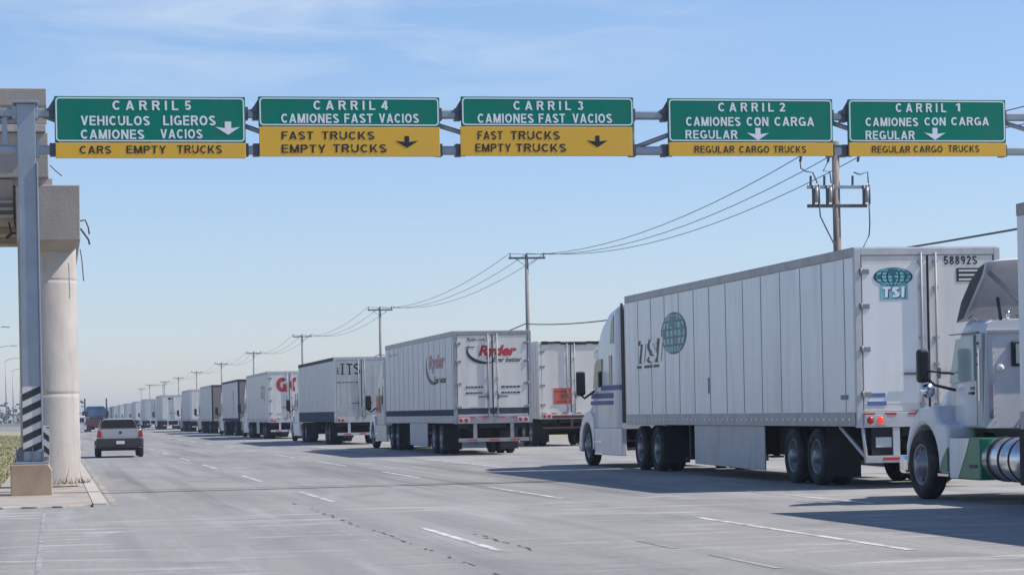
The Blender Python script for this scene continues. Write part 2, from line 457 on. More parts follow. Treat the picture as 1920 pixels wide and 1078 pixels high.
_TXT = {}
def text_shape(string, bold, shear, spacing):
    k = (string, bold, shear, spacing)
    if k in _TXT:
        return _TXT[k]
    cu = bpy.data.curves.new('letters', 'FONT')
    cu.body = string; cu.offset = bold; cu.shear = shear; cu.space_character = spacing
    cu.resolution_u = 3; cu.fill_mode = 'FRONT'
    ob = bpy.data.objects.new('letters', cu)
    COL.objects.link(ob)
    bpy.context.view_layer.update()
    me = bpy.data.meshes.new_from_object(ob.evaluated_get(bpy.context.evaluated_depsgraph_get()))
    xs = [v.co.x for v in me.vertices]; ys = [v.co.y for v in me.vertices]
    x0, x1, y0, y1 = min(xs), max(xs), min(ys), max(ys)
    vs = [((v.co.x - x0) / (x1 - x0), (v.co.y - y0) / (y1 - y0)) for v in me.vertices]
    fs = [list(p.vertices) for p in me.polygons]
    bpy.data.objects.remove(ob); bpy.data.curves.remove(cu); bpy.data.meshes.remove(me)
    _TXT[k] = (vs, fs)
    return _TXT[k]

def tag(o, label=None, cat=None, group=None, kind=None):
    if label: o['label'] = label
    if cat: o['category'] = cat
    if group: o['group'] = group
    if kind: o['kind'] = kind
    return o

def thing(name, label, cat, loc=(0, 0, 0), rz=0.0, group=None):
    o = bpy.data.objects.new(name, None)
    o.empty_display_size = 0.3
    COL.objects.link(o)
    o.location = loc; o.rotation_euler = (0, 0, rz)
    return tag(o, label, cat, group)

def copy_tree(o, parent=None):
    c = o.copy(); COL.objects.link(c)
    if parent is not None:
        c.parent = parent
    for ch in list(o.children):
        copy_tree(ch, c)
    return c

def rrect(y, w, z0, z1, rad, n=5, xo=0.0, wt=None):
    """rounded rectangle section in the xz plane at y, half-width w (top half-width wt)"""
    wt = w if wt is None else wt
    pts = []
    for cx, cz, a0, ww in ((1, z1 - rad, 0, wt), (-1, z1 - rad, 90, wt), (-1, z0 + min(rad, 0.06), 180, w), (1, z0 + min(rad, 0.06), 270, w)):
        rr = rad if a0 < 180 else min(rad, 0.06)
        for k in range(n + 1):
            a = R(a0 + 90 * k / n)
            pts.append((xo + cx * (ww - rr) + rr * math.cos(a), y, cz + rr * math.sin(a)))
    return pts
# ------------------------------------------------------------------ the setting: ground, road, island
def ground_mat():
    m = mat('dry_earth', (0.32, 0.29, 0.18), 0.95, 0, 0.18, 0.5, dirt=((0.16, 0.165, 0.075), 0.8, 0.25, (1, 1, 1)), bump=0.4, bscale=4)
    return m
g = MB()
xs = [-3000, -300, -60, -12, 0, 40, 120, 600, 3000]
ys = [-60, 0, 60, 200, 600, 1500, 3200]
v = [(x, y, -0.06) for y in ys for x in xs]
n = len(xs)
g.add(v, [(j * n + i, j * n + i + 1, (j + 1) * n + i + 1, (j + 1) * n + i) for j in range(len(ys) - 1) for i in range(n - 1)])
tag(g.build('ground', ground_mat(), recalc=False), kind='structure')

def road_mat():
    m = bpy.data.materials.new('worn_road_concrete')
    m.use_nodes = True
    n, l = m.node_tree.nodes, m.node_tree.links
    b = n['Principled BSDF']
    b.inputs['Roughness'].default_value = 0.8
    b.inputs['Specular IOR Level'].default_value = 0.3
    t = n.new('ShaderNodeTexCoord')
    sep = n.new('ShaderNodeSeparateXYZ')
    l.new(t.outputs['Object'], sep.inputs[0])
    def noise(scale, st, detail=6, rough=0.6, loc=(0, 0, 0), dist=0):
        mp = n.new('ShaderNodeMapping'); mp.inputs['Scale'].default_value = st; mp.inputs['Location'].default_value = loc
        l.new(t.outputs['Object'], mp.inputs['Vector'])
        q = n.new('ShaderNodeTexNoise'); q.inputs['Scale'].default_value = scale; q.inputs['Detail'].default_value = detail
        q.inputs['Roughness'].default_value = rough; q.inputs['Distortion'].default_value = dist
        l.new(mp.outputs['Vector'], q.inputs['Vector'])
        return q.outputs['Fac']
    def rng(src, a, b_, c, d, smooth=False):
        q = n.new('ShaderNodeMapRange')
        if smooth: q.interpolation_type = 'SMOOTHSTEP'
        for k, vv in zip(('From Min', 'From Max', 'To Min', 'To Max'), (a, b_, c, d)):
            q.inputs[k].default_value = vv
        l.new(src, q.inputs['Value']); return q.outputs['Result']
    def math_(op, a, b_):
        q = n.new('ShaderNodeMath'); q.operation = op
        for i, x in enumerate((a, b_)):
            if hasattr(x, 'links'): l.new(x, q.inputs[i])
            else: q.inputs[i].default_value = x
        return q.outputs[0]
    def mixc(f, c1, c2):
        q = n.new('ShaderNodeMixRGB')
        for i, x in enumerate((f, c1, c2)):
            if hasattr(x, 'links'): l.new(x, q.inputs[i])
            else: q.inputs[i].default_value = x if i == 0 else tuple(x) + (1,)
        return q.outputs['Color']
    base = mixc(rng(noise(0.25, (1, 0.35, 1)), 0.3, 0.7, 0, 1), (0.220, 0.215, 0.206), (0.31, 0.302, 0.288))
    # wheel paths polished and oiled along the lanes
    wv = n.new('ShaderNodeTexNoise'); mp = n.new('ShaderNodeMapping'); mp.inputs['Scale'].default_value = (1.0, 0.02, 1)
    l.new(t.outputs['Object'], mp.inputs['Vector']); l.new(mp.outputs['Vector'], wv.inputs['Vector'])
    wv.inputs['Scale'].default_value = 1.3; wv.inputs['Detail'].default_value = 4
    base = mixc(rng(wv.outputs['Fac'], 0.5, 0.68, 0, 0.7), base, (0.145, 0.143, 0.142))
    # pale scuffed concrete close by, in strokes across the road
    near = rng(math_('ADD', sep.outputs['Y'], math_('MULTIPLY', noise(0.6, (1, 1, 1)), 3.0)), 38.5, 41.5, 1, 0)
    st = noise(1.0, (0.45, 2.0, 1), 9, 0.68, dist=0.5)
    patch = rng(noise(0.22, (1, 1, 1), 3, 0.5, (2.0, 5.0, 0)), 0.40, 0.58, 0.1, 1)
    streak = math_('MULTIPLY', math_('MULTIPLY', rng(st, 0.54, 0.64, 0, 1), patch), near)
    base = mixc(math_('MULTIPLY', near, 0.38), base, (0.29, 0.283, 0.268))
    base = mixc(math_('MULTIPLY', streak, 0.8), base, (0.50, 0.49, 0.47))
    st2 = noise(1.0, (0.22, 2.2, 1), 7, 0.6, (4, 9, 0), 0.3)
    base = mixc(math_('MULTIPLY', math_('MULTIPLY', rng(st2, 0.54, 0.7, 0, 1), near), 0.5), base, (0.18, 0.18, 0.185))
    # pale dusty apron in the truck lane
    ap = math_('MULTIPLY', rng(sep.outputs['X'], 10.2, 11.8, 0, 1, True), rng(noise(0.5, (0.8, 0.8, 1), 7), 0.42, 0.62, 0.15, 1))
    base = mixc(math_('MULTIPLY', ap, 0.6), base, (0.37, 0.36, 0.33))
    # oil drips down the middle of the truck lane
    oil = math_('MULTIPLY', rng(math_('ABSOLUTE', math_('SUBTRACT', sep.outputs['X'], 14.4), 0), 0.9, 0.1, 0, 1, True), rng(noise(0.8, (1, 0.5, 1)), 0.42, 0.65, 0, 1))
    base = mixc(math_('MULTIPLY', oil, 0.45), base, (0.12, 0.12, 0.125))
    # light and dark scuffs drawn out along the lanes everywhere
    sk1 = noise(1.0, (1.6, 0.10, 1), 8, 0.68, (7, 3, 0), 0.2)
    base = mixc(math_('MULTIPLY', rng(sk1, 0.53, 0.68, 0, 1), 0.55), base, (0.36, 0.355, 0.345))
    blot = noise(1.0, (0.5, 0.22, 1), 9, 0.7, (1, 8, 0), 0.5)
    base = mixc(math_('MULTIPLY', rng(blot, 0.53, 0.70, 0, 1), 0.55), base, (0.15, 0.148, 0.15))
    # fine grain
    gr = rng(noise(14, (1, 1, 1), 4, 0.7), 0.3, 0.7, 0.88, 1.12)
    q = n.new('ShaderNodeMixRGB'); q.blend_type = 'MULTIPLY'; q.inputs[0].default_value = 1
    l.new(base, q.inputs[1]); l.new(gr, q.inputs[2])
    l.new(q.outputs['Color'], b.inputs['Base Color'])
    bp = n.new('ShaderNodeBump'); bp.inputs['Strength'].default_value = 0.25; bp.inputs['Distance'].default_value = 0.02
    l.new(noise(30, (1, 1, 1), 5), bp.inputs['Height']); l.new(bp.outputs['Normal'], b.inputs['Normal'])
    return m
rd = MB()
yy = [-40, 20, 39.6, 60, 100, 200, 400, 800, 1600, 3100]
for i in range(len(yy) - 1):
    x0 = -30 if yy[i + 1] <= 39.7 else 0.62
    rd.quad((x0, yy[i], 0), (25.5, yy[i], 0), (25.5, yy[i + 1], 0), (x0, yy[i + 1], 0))
tag(rd.build('road', road_mat(), recalc=False), kind='structure')

# painted and worn lines, each a sheet 4 mm above the road
def paint_mat(name, col, cover, scale=2.2):
    m = mat(name, col, 0.7, 0, 0.08, 2.0, dirt=((0.22, 0.22, 0.22), cover, scale, (1.5, 0.8, 1)))
    for q in m.node_tree.nodes:
        if q.type == 'MAP_RANGE' and abs(q.inputs['From Min'].default_value - 0.48) < 1e-4:
            q.inputs['From Min'].default_value = 0.43; q.inputs['From Max'].default_value = 0.60; q.inputs['To Max'].default_value = min(cover, 1.0)
    return m
mk_white = paint_mat('worn_white_line', (0.60, 0.60, 0.59), 0.85, 3.2)
mk_yellow = paint_mat('worn_yellow_line', (0.42, 0.34, 0.25), 1.5, 1.2)
mk_ghost = paint_mat('ghost_line', (0.34, 0.335, 0.325), 1.7, 2.6)
mk_dark = mat('sealant_and_painted_shadow', (0.085, 0.083, 0.083), 0.9, 0, 0.3)
ln_ = MB()
def dash(x, y0, y1, w=0.13):
    ln_.quad((x - w / 2, y0, 0.004), (x + w / 2, y0, 0.004), (x + w / 2, y1, 0.004), (x - w / 2, y1, 0.004))
for y0, y1 in [(24.1, 29.4), (38.9, 44.4), (51.8, 57.4), (65.6, 72), (79.0, 84.8)] + [(93 + 13.9 * k, 98.6 + 13.9 * k) for k in range(40)]:
    dash(4.45 - (0.06 if y0 > 60 else -0.06 * (y0 < 50)), y0, y1, 0.10)
for y0, y1 in [(22.1, 30.0), (37.8, 44.3), (52, 58), (65.2, 72.6), (79.5, 87), (94, 100)] + [(108 + 14 * k, 113.6 + 14 * k) for k in range(38)]:
    dash(8.06 + (0.2 if y0 < 30 else 0.05 if y0 < 50 else -0.12), y0, y1, 0.11)
dash(11.6, 32.5, 36.4, 0.13); dash(11.25, 55, 74, 0.13); dash(11.4, 88, 120, 0.12); dash(11.4, 124, 420, 0.12)
lm = ln_.build('lane_lines', mk_white, recalc=False)
tag(lm, kind='structure')
ln_ = MB(); dash(0.98, 40.2, 500, 0.12); tag(ln_.build('kerb_edge_line', mk_yellow, recalc=False), kind='structure')
ln_ = MB(); dash(-0.17, 20, 38.0, 0.06)
dash(11.5, 36.6, 54.5, 0.10); dash(6.3, 20.2, 22.4, 0.09); dash(6.25, 23.6, 25.2, 0.08)
tag(ln_.build('faded_line', mk_ghost, recalc=False), kind='structure')
# broken sealant along the longitudinal joint, the gantry's shadow line painted across, and transverse joints
jt = MB()
y = 19.0
while y < 39.5:
    ln = random.choice((0.05, 0.1, 0.2, 0.45, 0.08))
    wv = random.uniform(0.008, 0.026)
    xo = 3.85 + random.uniform(-0.035, 0.035)
    jt.quad((xo - wv, y, 0.004), (xo + wv * 0.6, y + 0.02, 0.004), (xo + wv, y + ln, 0.004), (xo - wv * 0.7, y + ln * 0.9, 0.004))
    y += ln + random.choice((0.05, 0.1, 0.25, 0.6, 1.0))
y = 24.0
while y < 27.5:
    ln = random.uniform(0.06, 0.25); xo = 4.86 + random.uniform(-0.04, 0.04)
    jt.quad((xo - 0.012, y, 0.004), (xo + 0.015, y + 0.02, 0.004), (xo + 0.012, y + ln, 0.004), (xo - 0.03, y + ln, 0.004))
    y += ln + random.uniform(0.05, 0.4)
jt.quad((0.9, 48.13, 0.004), (11.6, 47.02, 0.004), (11.6, 47.10, 0.004), (0.9, 48.22, 0.004))  # gantry's shadow line on the road, painted as a dark strip
for k in range(14):
    y = 62 + k * 37.0 + random.uniform(-4, 4); jt.quad((1.2, y, 0.004), (11.3, y + 0.1, 0.004), (11.3, y + 0.16, 0.004), (1.2, y + 0.06, 0.004))
tag(jt.build('sealant_and_painted_shadow', mk_dark, recalc=False), kind='structure')

# raised island with a kerb carrying the pier and the sign post
isl_m = mat('island_concrete', (0.37, 0.33, 0.295), 0.9, 0, 0.16, 0.8, dirt=((0.19, 0.17, 0.15), 1.1, 1.6, (1, 1, 1)), bump=0.3)
isl = MB()
isl.prism([(-1.15, 39.9), (-0.85, 39.62), (-0.55, 39.75), (-0.3, 39.55), (-0.05, 39.68), (0.12, 39.5), (0.28, 39.80), (0.62, 40.6), (0.62, 900), (-1.15, 900)], 'z', -0.05, 0.03)
tag(isl.build('island', isl_m, bevel=0.02), kind='structure')
kb = MB()
kb.prism([(0.625, 40.5), (0.86, 40.5), (0.86, 900), (0.625, 900)], 'z', -0.02, 0.035)
tag(kb.build('kerb', mat('kerb_concrete', (0.44, 0.41, 0.37), 0.85, 0, 0.1, 1, dirt=((0.45, 0.30, 0.12), 0.5, 0.9, (1, 0.5, 1)), bump=0.2), bevel=0.02), kind='structure')

# dry grass verge beyond the island
gr = MB()
rg = random.Random(3)
for i in range(15000):
    yv = 44 + 190 * rg.random() ** 1.7
    x = -1.0 + 0.16 * math.sin(yv * 1.7) + 0.1 * math.sin(yv * 0.53) - (2.2 + 0.02 * yv) * rg.random() ** 1.15
    if math.sin(x * 2.1 + yv * 0.7) * math.sin(yv * 0.37 - x) > 0.55 and rg.random() < 0.7: continue
    h = rg.uniform(0.03, 0.085) * (1 + yv / 300); w = 0.012 + yv * 0.00018
    a = rg.uniform(0, 6.28); dx, dy = math.cos(a) * w, math.sin(a) * w
    lx, ly = rg.uniform(-.06, .06), rg.uniform(-.06, .06)
    gr.add([(x - dx, yv - dy, -0.06), (x + dx, yv + dy, -0.06), (x + lx, yv + ly, h - 0.06)], [(0, 1, 2)], rg.choice((0, 0, 1)))
tag(gr.build('grass', [mat('dry_grass', (0.34, 0.31, 0.16), 0.9, 0, 0.3, 0.6), mat('green_grass', (0.22, 0.23, 0.10), 0.9, 0, 0.3, 0.6)], recalc=False), kind='stuff')

# far tree line on the left horizon: leaf clumps on trunks, reads as one mass
tl = MB()
for i in range(170):
    cx = -95 + i * 0.72 + rg.uniform(-0.6, 0.6); cy = 640 + rg.uniform(-25, 40); hh = rg.uniform(3.2, 6.4)
    if cx > 8: break
    for j in range(16):
        q = Vector((rg.gauss(0, 1.5), rg.gauss(0, 1.5), rg.uniform(0.1, 1) * hh))
        s_ = rg.uniform(0.25, 0.8)
        a = Vector((rg.uniform(-1, 1), rg.uniform(-1, 1), rg.uniform(-.6, 1))).normalized() * s_
        b = a.cross(Vector((rg.uniform(-1, 1), rg.uniform(-1, 1), 1))).normalized() * s_
        c = Vector((cx, cy, 0)) + q
        tl.add([c - a, c + b, c + a, c - b], [(0, 1, 2, 3)], rg.choice((0, 1)))
tag(tl.build('far_trees', [mat('far_foliage', (0.06, 0.075, 0.04), 0.9, 0, 0.3, 0.2), mat('far_foliage_pale', (0.10, 0.11, 0.07), 0.9, 0, 0.3, 0.2)], recalc=False), kind='stuff')
bw = thing('boundary_wall', 'low white wall far off along the field under the trees', 'wall', (-4, 330, 0))
w_ = MB(); w_.box(-26, 2.2, 0, 0.25, -0.06, 0.95)
w_.build('wall_panel', mat('whitewash', (0.62, 0.60, 0.56), 0.8, 0, 0.1), bw)
w_ = MB(); w_.box(-26.03, 2.23, -0.05, 0.3, 0.955, 1.05); w_.build('coping', M['concrete_col'], bw)

# ------------------------------------------------------------------ sign gantry
gan = thing('sign_gantry', 'galvanised steel overhead sign gantry with a striped post at the road edge', 'gantry', (-0.4, 45.8, 0))
GX = 0.4   # local x = world x + GX
p = MB(); p.box(-0.17, 0.17, -0.15, 0.15, 0.66, 7.42); p.box(0.171, 0.205, -0.19, -0.12, 0.66, 6.3); p.box(-0.24, 0.24, -0.22, 0.22, 7.421, 7.47)
p.build('post', 'galv', gan, bevel=0.012)
p = MB(); p.box(-0.36, 0.30, -0.32, 0.32, 0.622, 0.66)
p.build('base_plate', 'galv', gan, bevel=0.006)
p = MB()
for x in (-0.30, 0.0, 0.20):
    p.prism([(-0.30, 0.662), (-0.152, 0.662), (-0.152, 0.95)], 'x', x - 0.012, x + 0.012)
p.prism([(-0.34, 0.662), (-0.172, 0.662), (-0.172, 0.95), (-0.26, 0.93)], 'y', -0.20, -0.16)
p.build('gusset', 'galv_dark', gan)
# chevron wrap: black and white slanting bands
def chevrons(name, parent, x0, x1, y, z0, z1, rise, step, blacks, ph=0.0):
    c = MB(); c.box(x0, x1, y, y + 0.006, z0, z1, 0)
    def clip(poly):
        for axis, lim, sg in ((1, z0, 1), (1, z1, -1)):
            out = []
            for i in range(len(poly)):
                a, b = poly[i], poly[(i + 1) % len(poly)]
                ia, ib = sg * (a[axis] - lim) >= 0, sg * (b[axis] - lim) >= 0
                if ia: out.append(a)
                if ia != ib:
                    t = (lim - a[axis]) / (b[axis] - a[axis])
                    out.append((a[0] + t * (b[0] - a[0]), lim))
            poly = out
            if not poly: return poly
        return poly
    k = z0 - abs(rise) - step + ph
    while k < z1 + abs(rise):
        pl = clip([(x0, k), (x1, k + rise), (x1, k + rise + blacks), (x0, k + blacks)])
        if len(pl) > 2:
            c.add([(q[0], y - 0.003, q[1]) for q in pl], [list(range(len(pl)))], 1)
        k += step
    return c.build(name, [mat('white_band_paint', (0.62, 0.62, 0.60), 0.6, 0, 0.06), mat('black_band_paint', (0.03, 0.03, 0.035), 0.6, 0, 0.2)], parent, recalc=False)
chevrons('hazard_bands', gan, -0.171, 0.171, -0.160, 0.86, 2.08, 0.155, 0.262, 0.135, 0.05)
p = MB(); p.box(-3.4, 22.3, -0.085, 0.085, 7.18, 7.345); p.build('top_chord', 'galv', gan, bevel=0.03)
p = MB(); p.box(-3.4, 22.3, -0.085, 0.085, 6.475, 6.64); p.build('bottom_chord', 'galv', gan, bevel=0.03)
def brace(xa, za, xb, zb, r=0.05):
    q = MB(); q.cyl((xa, 0.02, za), (xb, 0.02, zb), r, n=10); q.build('brace', 'galv', gan)
xw = [-0.15, 4.0, 7.75, 11.75, 15.5, 19.4, 22.0]
for a, b, up_ in [(-0.1, 1.55, 0), (3.2, 4.9, 0), (6.95, 9.0, 0), (11.4, 13.1, 1), (15.3, 17.2, 0), (19.0, 21.2, 0), (-3.2, -0.5, 1), (4.9, 6.95, 1), (9.0, 11.4, 1), (13.1, 15.3, 1), (17.2, 19.0, 1), (1.55, 3.2, 1)]:
    if up_: brace(a + GX, 6.60, b + GX, 7.22)
    else: brace(a + GX, 7.22, b + GX, 6.60)
for x in (-0.80, 3.2, 6.95, 11.4, 15.3, 19.0):
    p = MB(); p.box(x + GX - 0.05, x + GX + 0.05, -0.045, 0.045, 6.64, 7.18); p.build('strut', 'galv', gan, bevel=0.01)
p = MB(); p.box(-0.20, 0.24, -0.105, 0.105, 6.42, 6.70); p.box(-0.26, 0.22, -0.105, 0.105, 7.14, 7.38); p.build('chord_clamp', 'galv', gan, bevel=0.01)
p = MB(); p.box(22.0, 22.4, -0.15, 0.15, 0.4, 7.42); p.build('post', 'galv', gan, bevel=0.012)
pl = thing('concrete_plinth', 'tan concrete block under the striped gantry post', 'plinth', (-0.43, 45.85, 0))
p = MB(); p.prism([(-0.385, 0.02), (0.385, 0.02), (0.385, 0.50), (0.31, 0.62), (-0.385, 0.62)], 'y', -0.38, 0.38)
p.build('block', 'tan', pl, bevel=0.02)
hb = thing('marker_block', 'low concrete marker block with slanting dark bands between post and pier', 'barrier', (-0.17, 48.0, 0))
p = MB(); p.box(-0.13, 0.08, -0.22, 0.22, 0.08, 1.33); p.build('block', 'concrete', hb, bevel=0.015)
chevrons('hazard_bands', hb, -0.128, 0.078, -0.232, 0.72, 1.31, -0.17, 0.262, 0.12, 0.1)

# ------------------------------------------------------------------ the five lane signs
SIGNS = {
 5: dict(frame=(0.128, 3.728, 6.383, 7.557), split=6.679, words=[('C A R R I L', 1.213, 2.455, 7.298, 7.476, 'w'), ('5', 2.581, 2.693, 7.302, 7.48, 'w'), ('VEHICULOS', 0.616, 1.911, 7.004, 7.184, 'w'), ('LIGEROS', 2.162, 3.158, 7.009, 7.196, 'w'), ('CAMIONES', 0.611, 1.801, 6.747, 6.924, 'w'), ('VACIOS', 2.105, 2.904, 6.759, 6.935, 'w'), ('CARS', 0.585, 1.176, 6.466, 6.614, 'd'), ('EMPTY', 1.461, 2.208, 6.472, 6.62, 'd'), ('TRUCKS', 2.418, 3.268, 6.475, 6.628, 'd')],
    arrow=(3.149, 3.625, 6.831, 7.086), shaft=(3.331, 3.454), ink='w'),
 4: dict(frame=(3.979, 7.507, 6.418, 7.572), split=6.994, words=[('C A R R I L', 5.041, 6.244, 7.32, 7.496, 'w'), ('4', 6.359, 6.489, 7.324, 7.501, 'w'), ('CAMIONES', 4.415, 5.531, 7.064, 7.242, 'w'), ('FAST', 5.635, 6.191, 7.068, 7.246, 'w'), ('VACIOS', 6.31, 7.094, 7.071, 7.25, 'w'), ('FAST', 4.415, 5.03, 6.745, 6.899, 'd'), ('TRUCKS', 5.191, 6.217, 6.747, 6.901, 'd'), ('EMPTY', 4.41, 5.265, 6.486, 6.646, 'd'), ('TRUCKS', 5.405, 6.451, 6.496, 6.655, 'd')],
    arrow=(6.616, 7.074, 6.587, 6.818), shaft=(6.804, 6.895), ink='k'),
 3: dict(frame=(7.931, 11.398, 6.433, 7.594), split=7.011, words=[('C A R R I L', 8.975, 10.128, 7.334, 7.509, 'w'), ('3', 10.262, 10.379, 7.338, 7.513, 'w'), ('CAMIONES', 8.255, 9.374, 7.078, 7.259, 'w'), ('FAST', 9.475, 10.006, 7.082, 7.263, 'w'), ('VACIOS', 10.152, 10.958, 7.084, 7.266, 'w'), ('FAST', 8.249, 8.75, 6.753, 6.916, 'd'), ('TRUCKS', 8.908, 9.896, 6.755, 6.919, 'd'), ('EMPTY', 8.2, 8.912, 6.512, 6.671, 'd'), ('TRUCKS', 9.007, 10.017, 6.513, 6.673, 'd')],
    arrow=(10.423, 10.861, 6.607, 6.835), shaft=(10.609, 10.695), ink='k'),
 2: dict(frame=(12.1, 15.522, 6.437, 7.583), split=6.708, words=[('C A R R I L', 13.135, 14.289, 7.323, 7.498, 'w'), ('2', 14.406, 14.527, 7.327, 7.502, 'w'), ('CAMIONES', 12.466, 13.594, 7.032, 7.211, 'w'), ('CON', 13.719, 14.173, 7.035, 7.215, 'w'), ('CARGA', 14.297, 15.129, 7.038, 7.218, 'w'), ('REGULAR', 12.45, 13.523, 6.779, 6.948, 'w'), ('REGULAR', 12.628, 13.456, 6.496, 6.637, 'd'), ('CARGO', 13.554, 14.179, 6.497, 6.638, 'd'), ('TRUCKS', 14.272, 14.951, 6.498, 6.639, 'd')],
    arrow=(13.721, 14.181, 6.75, 6.997), shaft=(13.896, 14.006), ink='w'),
 1: dict(frame=(15.85, 19.222, 6.435, 7.582), split=6.711, words=[('C A R R I L', 16.861, 17.94, 7.327, 7.506, 'w'), ('1', 18.149, 18.241, 7.347, 7.51, 'w'), ('CAMIONES', 16.214, 17.335, 7.041, 7.213, 'w'), ('CON', 17.468, 17.924, 7.057, 7.223, 'w'), ('CARGA', 18.042, 18.857, 7.063, 7.23, 'w'), ('REGULAR', 16.209, 17.255, 6.774, 6.946, 'w'), ('REGULAR', 16.334, 17.153, 6.501, 6.641, 'd'), ('CARGO', 17.227, 17.848, 6.51, 6.648, 'd'), ('TRUCKS', 17.966, 18.637, 6.517, 6.656, 'd')],
    arrow=(17.462, 17.919, 6.766, 7.01), shaft=(17.636, 17.743), ink='w'),
}
SLAB = {5: 'green and yellow overhead sign reading CARRIL 5, VEHICULOS LIGEROS', 4: 'green and yellow overhead sign reading CARRIL 4, FAST TRUCKS',
        3: 'green and yellow overhead sign reading CARRIL 3, FAST TRUCKS', 2: 'green and yellow overhead sign reading CARRIL 2, CAMIONES CON CARGA',
        1: 'green and yellow overhead sign reading CARRIL 1, CAMIONES CON CARGA'}
for k in (5, 4, 3, 2, 1):
    d = SIGNS[k]; x0, x1, z0, z1 = d['frame']; sp = d['split']
    cx = (x0 + x1) / 2
    t = thing('lane_sign', SLAB[k], 'road sign', (cx, 45.6, 6.4), 0, 'lane signs on the gantry')
    ox, oz = -cx, -6.4
    p = MB(); p.box(x0 + ox, x1 + ox, 0, 0.05, sp + oz, z1 + oz); p.build('green_panel', 'sgreen', t, bevel=0.008)
    dx = 0.03 if k == 3 else 0.0
    p = MB(); p.box(x0 + ox - dx + 0.01, x1 + ox - dx - 0.005, -0.004, 0.046, z0 + oz, sp + oz - 0.006); p.build('yellow_panel', 'syellow', t, bevel=0.008)
    # white border line with rounded corners
    b = MB()
    def ring(ins, r):
        a = (x0 + ox + ins, x1 + ox - ins, sp + oz + ins, z1 + oz - ins); out = []
        for (cxx, czz, a0) in ((a[1] - r, a[3] - r, 0), (a[0] + r, a[3] - r, 90), (a[0] + r, a[2] + r, 180), (a[1] - r, a[2] + r, 270)):
            for q in range(6):
                an = R(a0 + 18 * q); out.append((cxx + r * math.cos(an), -0.003, czz + r * math.sin(an)))
        return out
    A, Bq = ring(0.022, 0.07), ring(0.047, 0.05)
    nn = len(A)
    b.add(A + Bq, [(i, (i + 1) % nn, (i + 1) % nn + nn, i + nn) for i in range(nn)])
    b.build('border_line', 'swhite', t, recalc=False)
    for (s_, a, b_, c, e, ink) in d['words']:
        yo = -0.004 if ink == 'w' else -0.008
        tgt = MB(); caps(tgt, s_, (ox, yo, oz), (1, 0, 0), (0, 0, 1), a, b_, c, e, 0, 0.185 if ink == 'w' else 0.17, 0.13 if ' ' not in s_ else 0.12); tgt.build('lettering', 'swhite' if ink == 'w' else 'sbrown', t, recalc=False)
    a0, a1, c0, c1 = d['arrow']; s0, s1 = d['shaft']; am = (s0 + s1) / 2; hh = c1 - c0
    pts = [(s0, c1), (s0, c0 + hh * 0.50), (a0, c0 + hh * 0.60), (am, c0), (a1, c0 + hh * 0.60), (s1, c0 + hh * 0.50), (s1, c1)]
    ar = MB(); ar.add([(q[0] + ox, (-0.004 if d['ink'] == 'w' else -0.008), q[1] + oz) for q in pts], [(0, 1, 5, 6), (1, 2, 3), (1, 3, 5), (3, 4, 5)])
    ar.build('arrow', 'swhite' if d['ink'] == 'w' else 'sblack', t, recalc=False)
    for xb in (x0 + 0.05, x1 - 0.05):
        br = MB(); br.box(xb + ox - 0.035, xb + ox + 0.035, 0.052, 0.112, 0.03, 1.16)
        e_ = -0.09 if xb < cx else 0.05
        for zc in (0.16, 0.86):
            br.box(xb + ox + e_ - 0.06, xb + ox + e_ + 0.06, 0.10, 0.32, zc - 0.12, zc + 0.12)
        if xb < cx:
            br.prism([(xb + ox - 0.04, 1.14), (xb + ox - 0.19, 0.90), (xb + ox - 0.10, 0.88), (xb + ox - 0.04, 0.95)], 'y', 0.06, 0.10)
        br.build('bracket', 'galv_dark', t)

# ------------------------------------------------------------------ unfinished overpass at the left
ov = thing('overpass', 'unfinished concrete overpass ending on a round column at the left road edge', 'bridge', (-0.07, 51.0, 0))
def ovp(name, m, fn, bevel=0.015):
    q = MB(); fn(q); return q.build(name, m, ov, bevel=bevel)
q = MB(); q.lathe([(0.05, 0.625), (1.0, 0.618), (1.90, 0.61), (1.955, 0.61), (1.965, 0.603), (2.0, 0.603), (2.01, 0.61), (2.06, 0.61), (3.2, 0.608), (4.30, 0.607), (4.345, 0.607), (4.355, 0.601), (4.385, 0.601), (4.395, 0.607), (4.44, 0.607), (5.25, 0.605)], (0, 0.15, 0), 'z', 48); q.build('column', 'concrete_col', ov)
q = MB()
q.loft([[(-0.58, -0.55, 4.98), (0.52, -0.55, 4.98), (0.52, 7, 4.98), (-0.58, 7, 4.98)], [(-0.61, -0.95, 5.16), (0.69, -0.95, 5.16), (0.69, 8, 5.16), (-0.61, 8, 5.16)], [(-0.61, -0.95, 6.31), (0.70, -0.95, 6.31), (0.70, 8, 6.31), (-0.61, 8, 6.31)]], smooth=False)
q.build('pier_cap', 'concrete', ov, bevel=0.02)
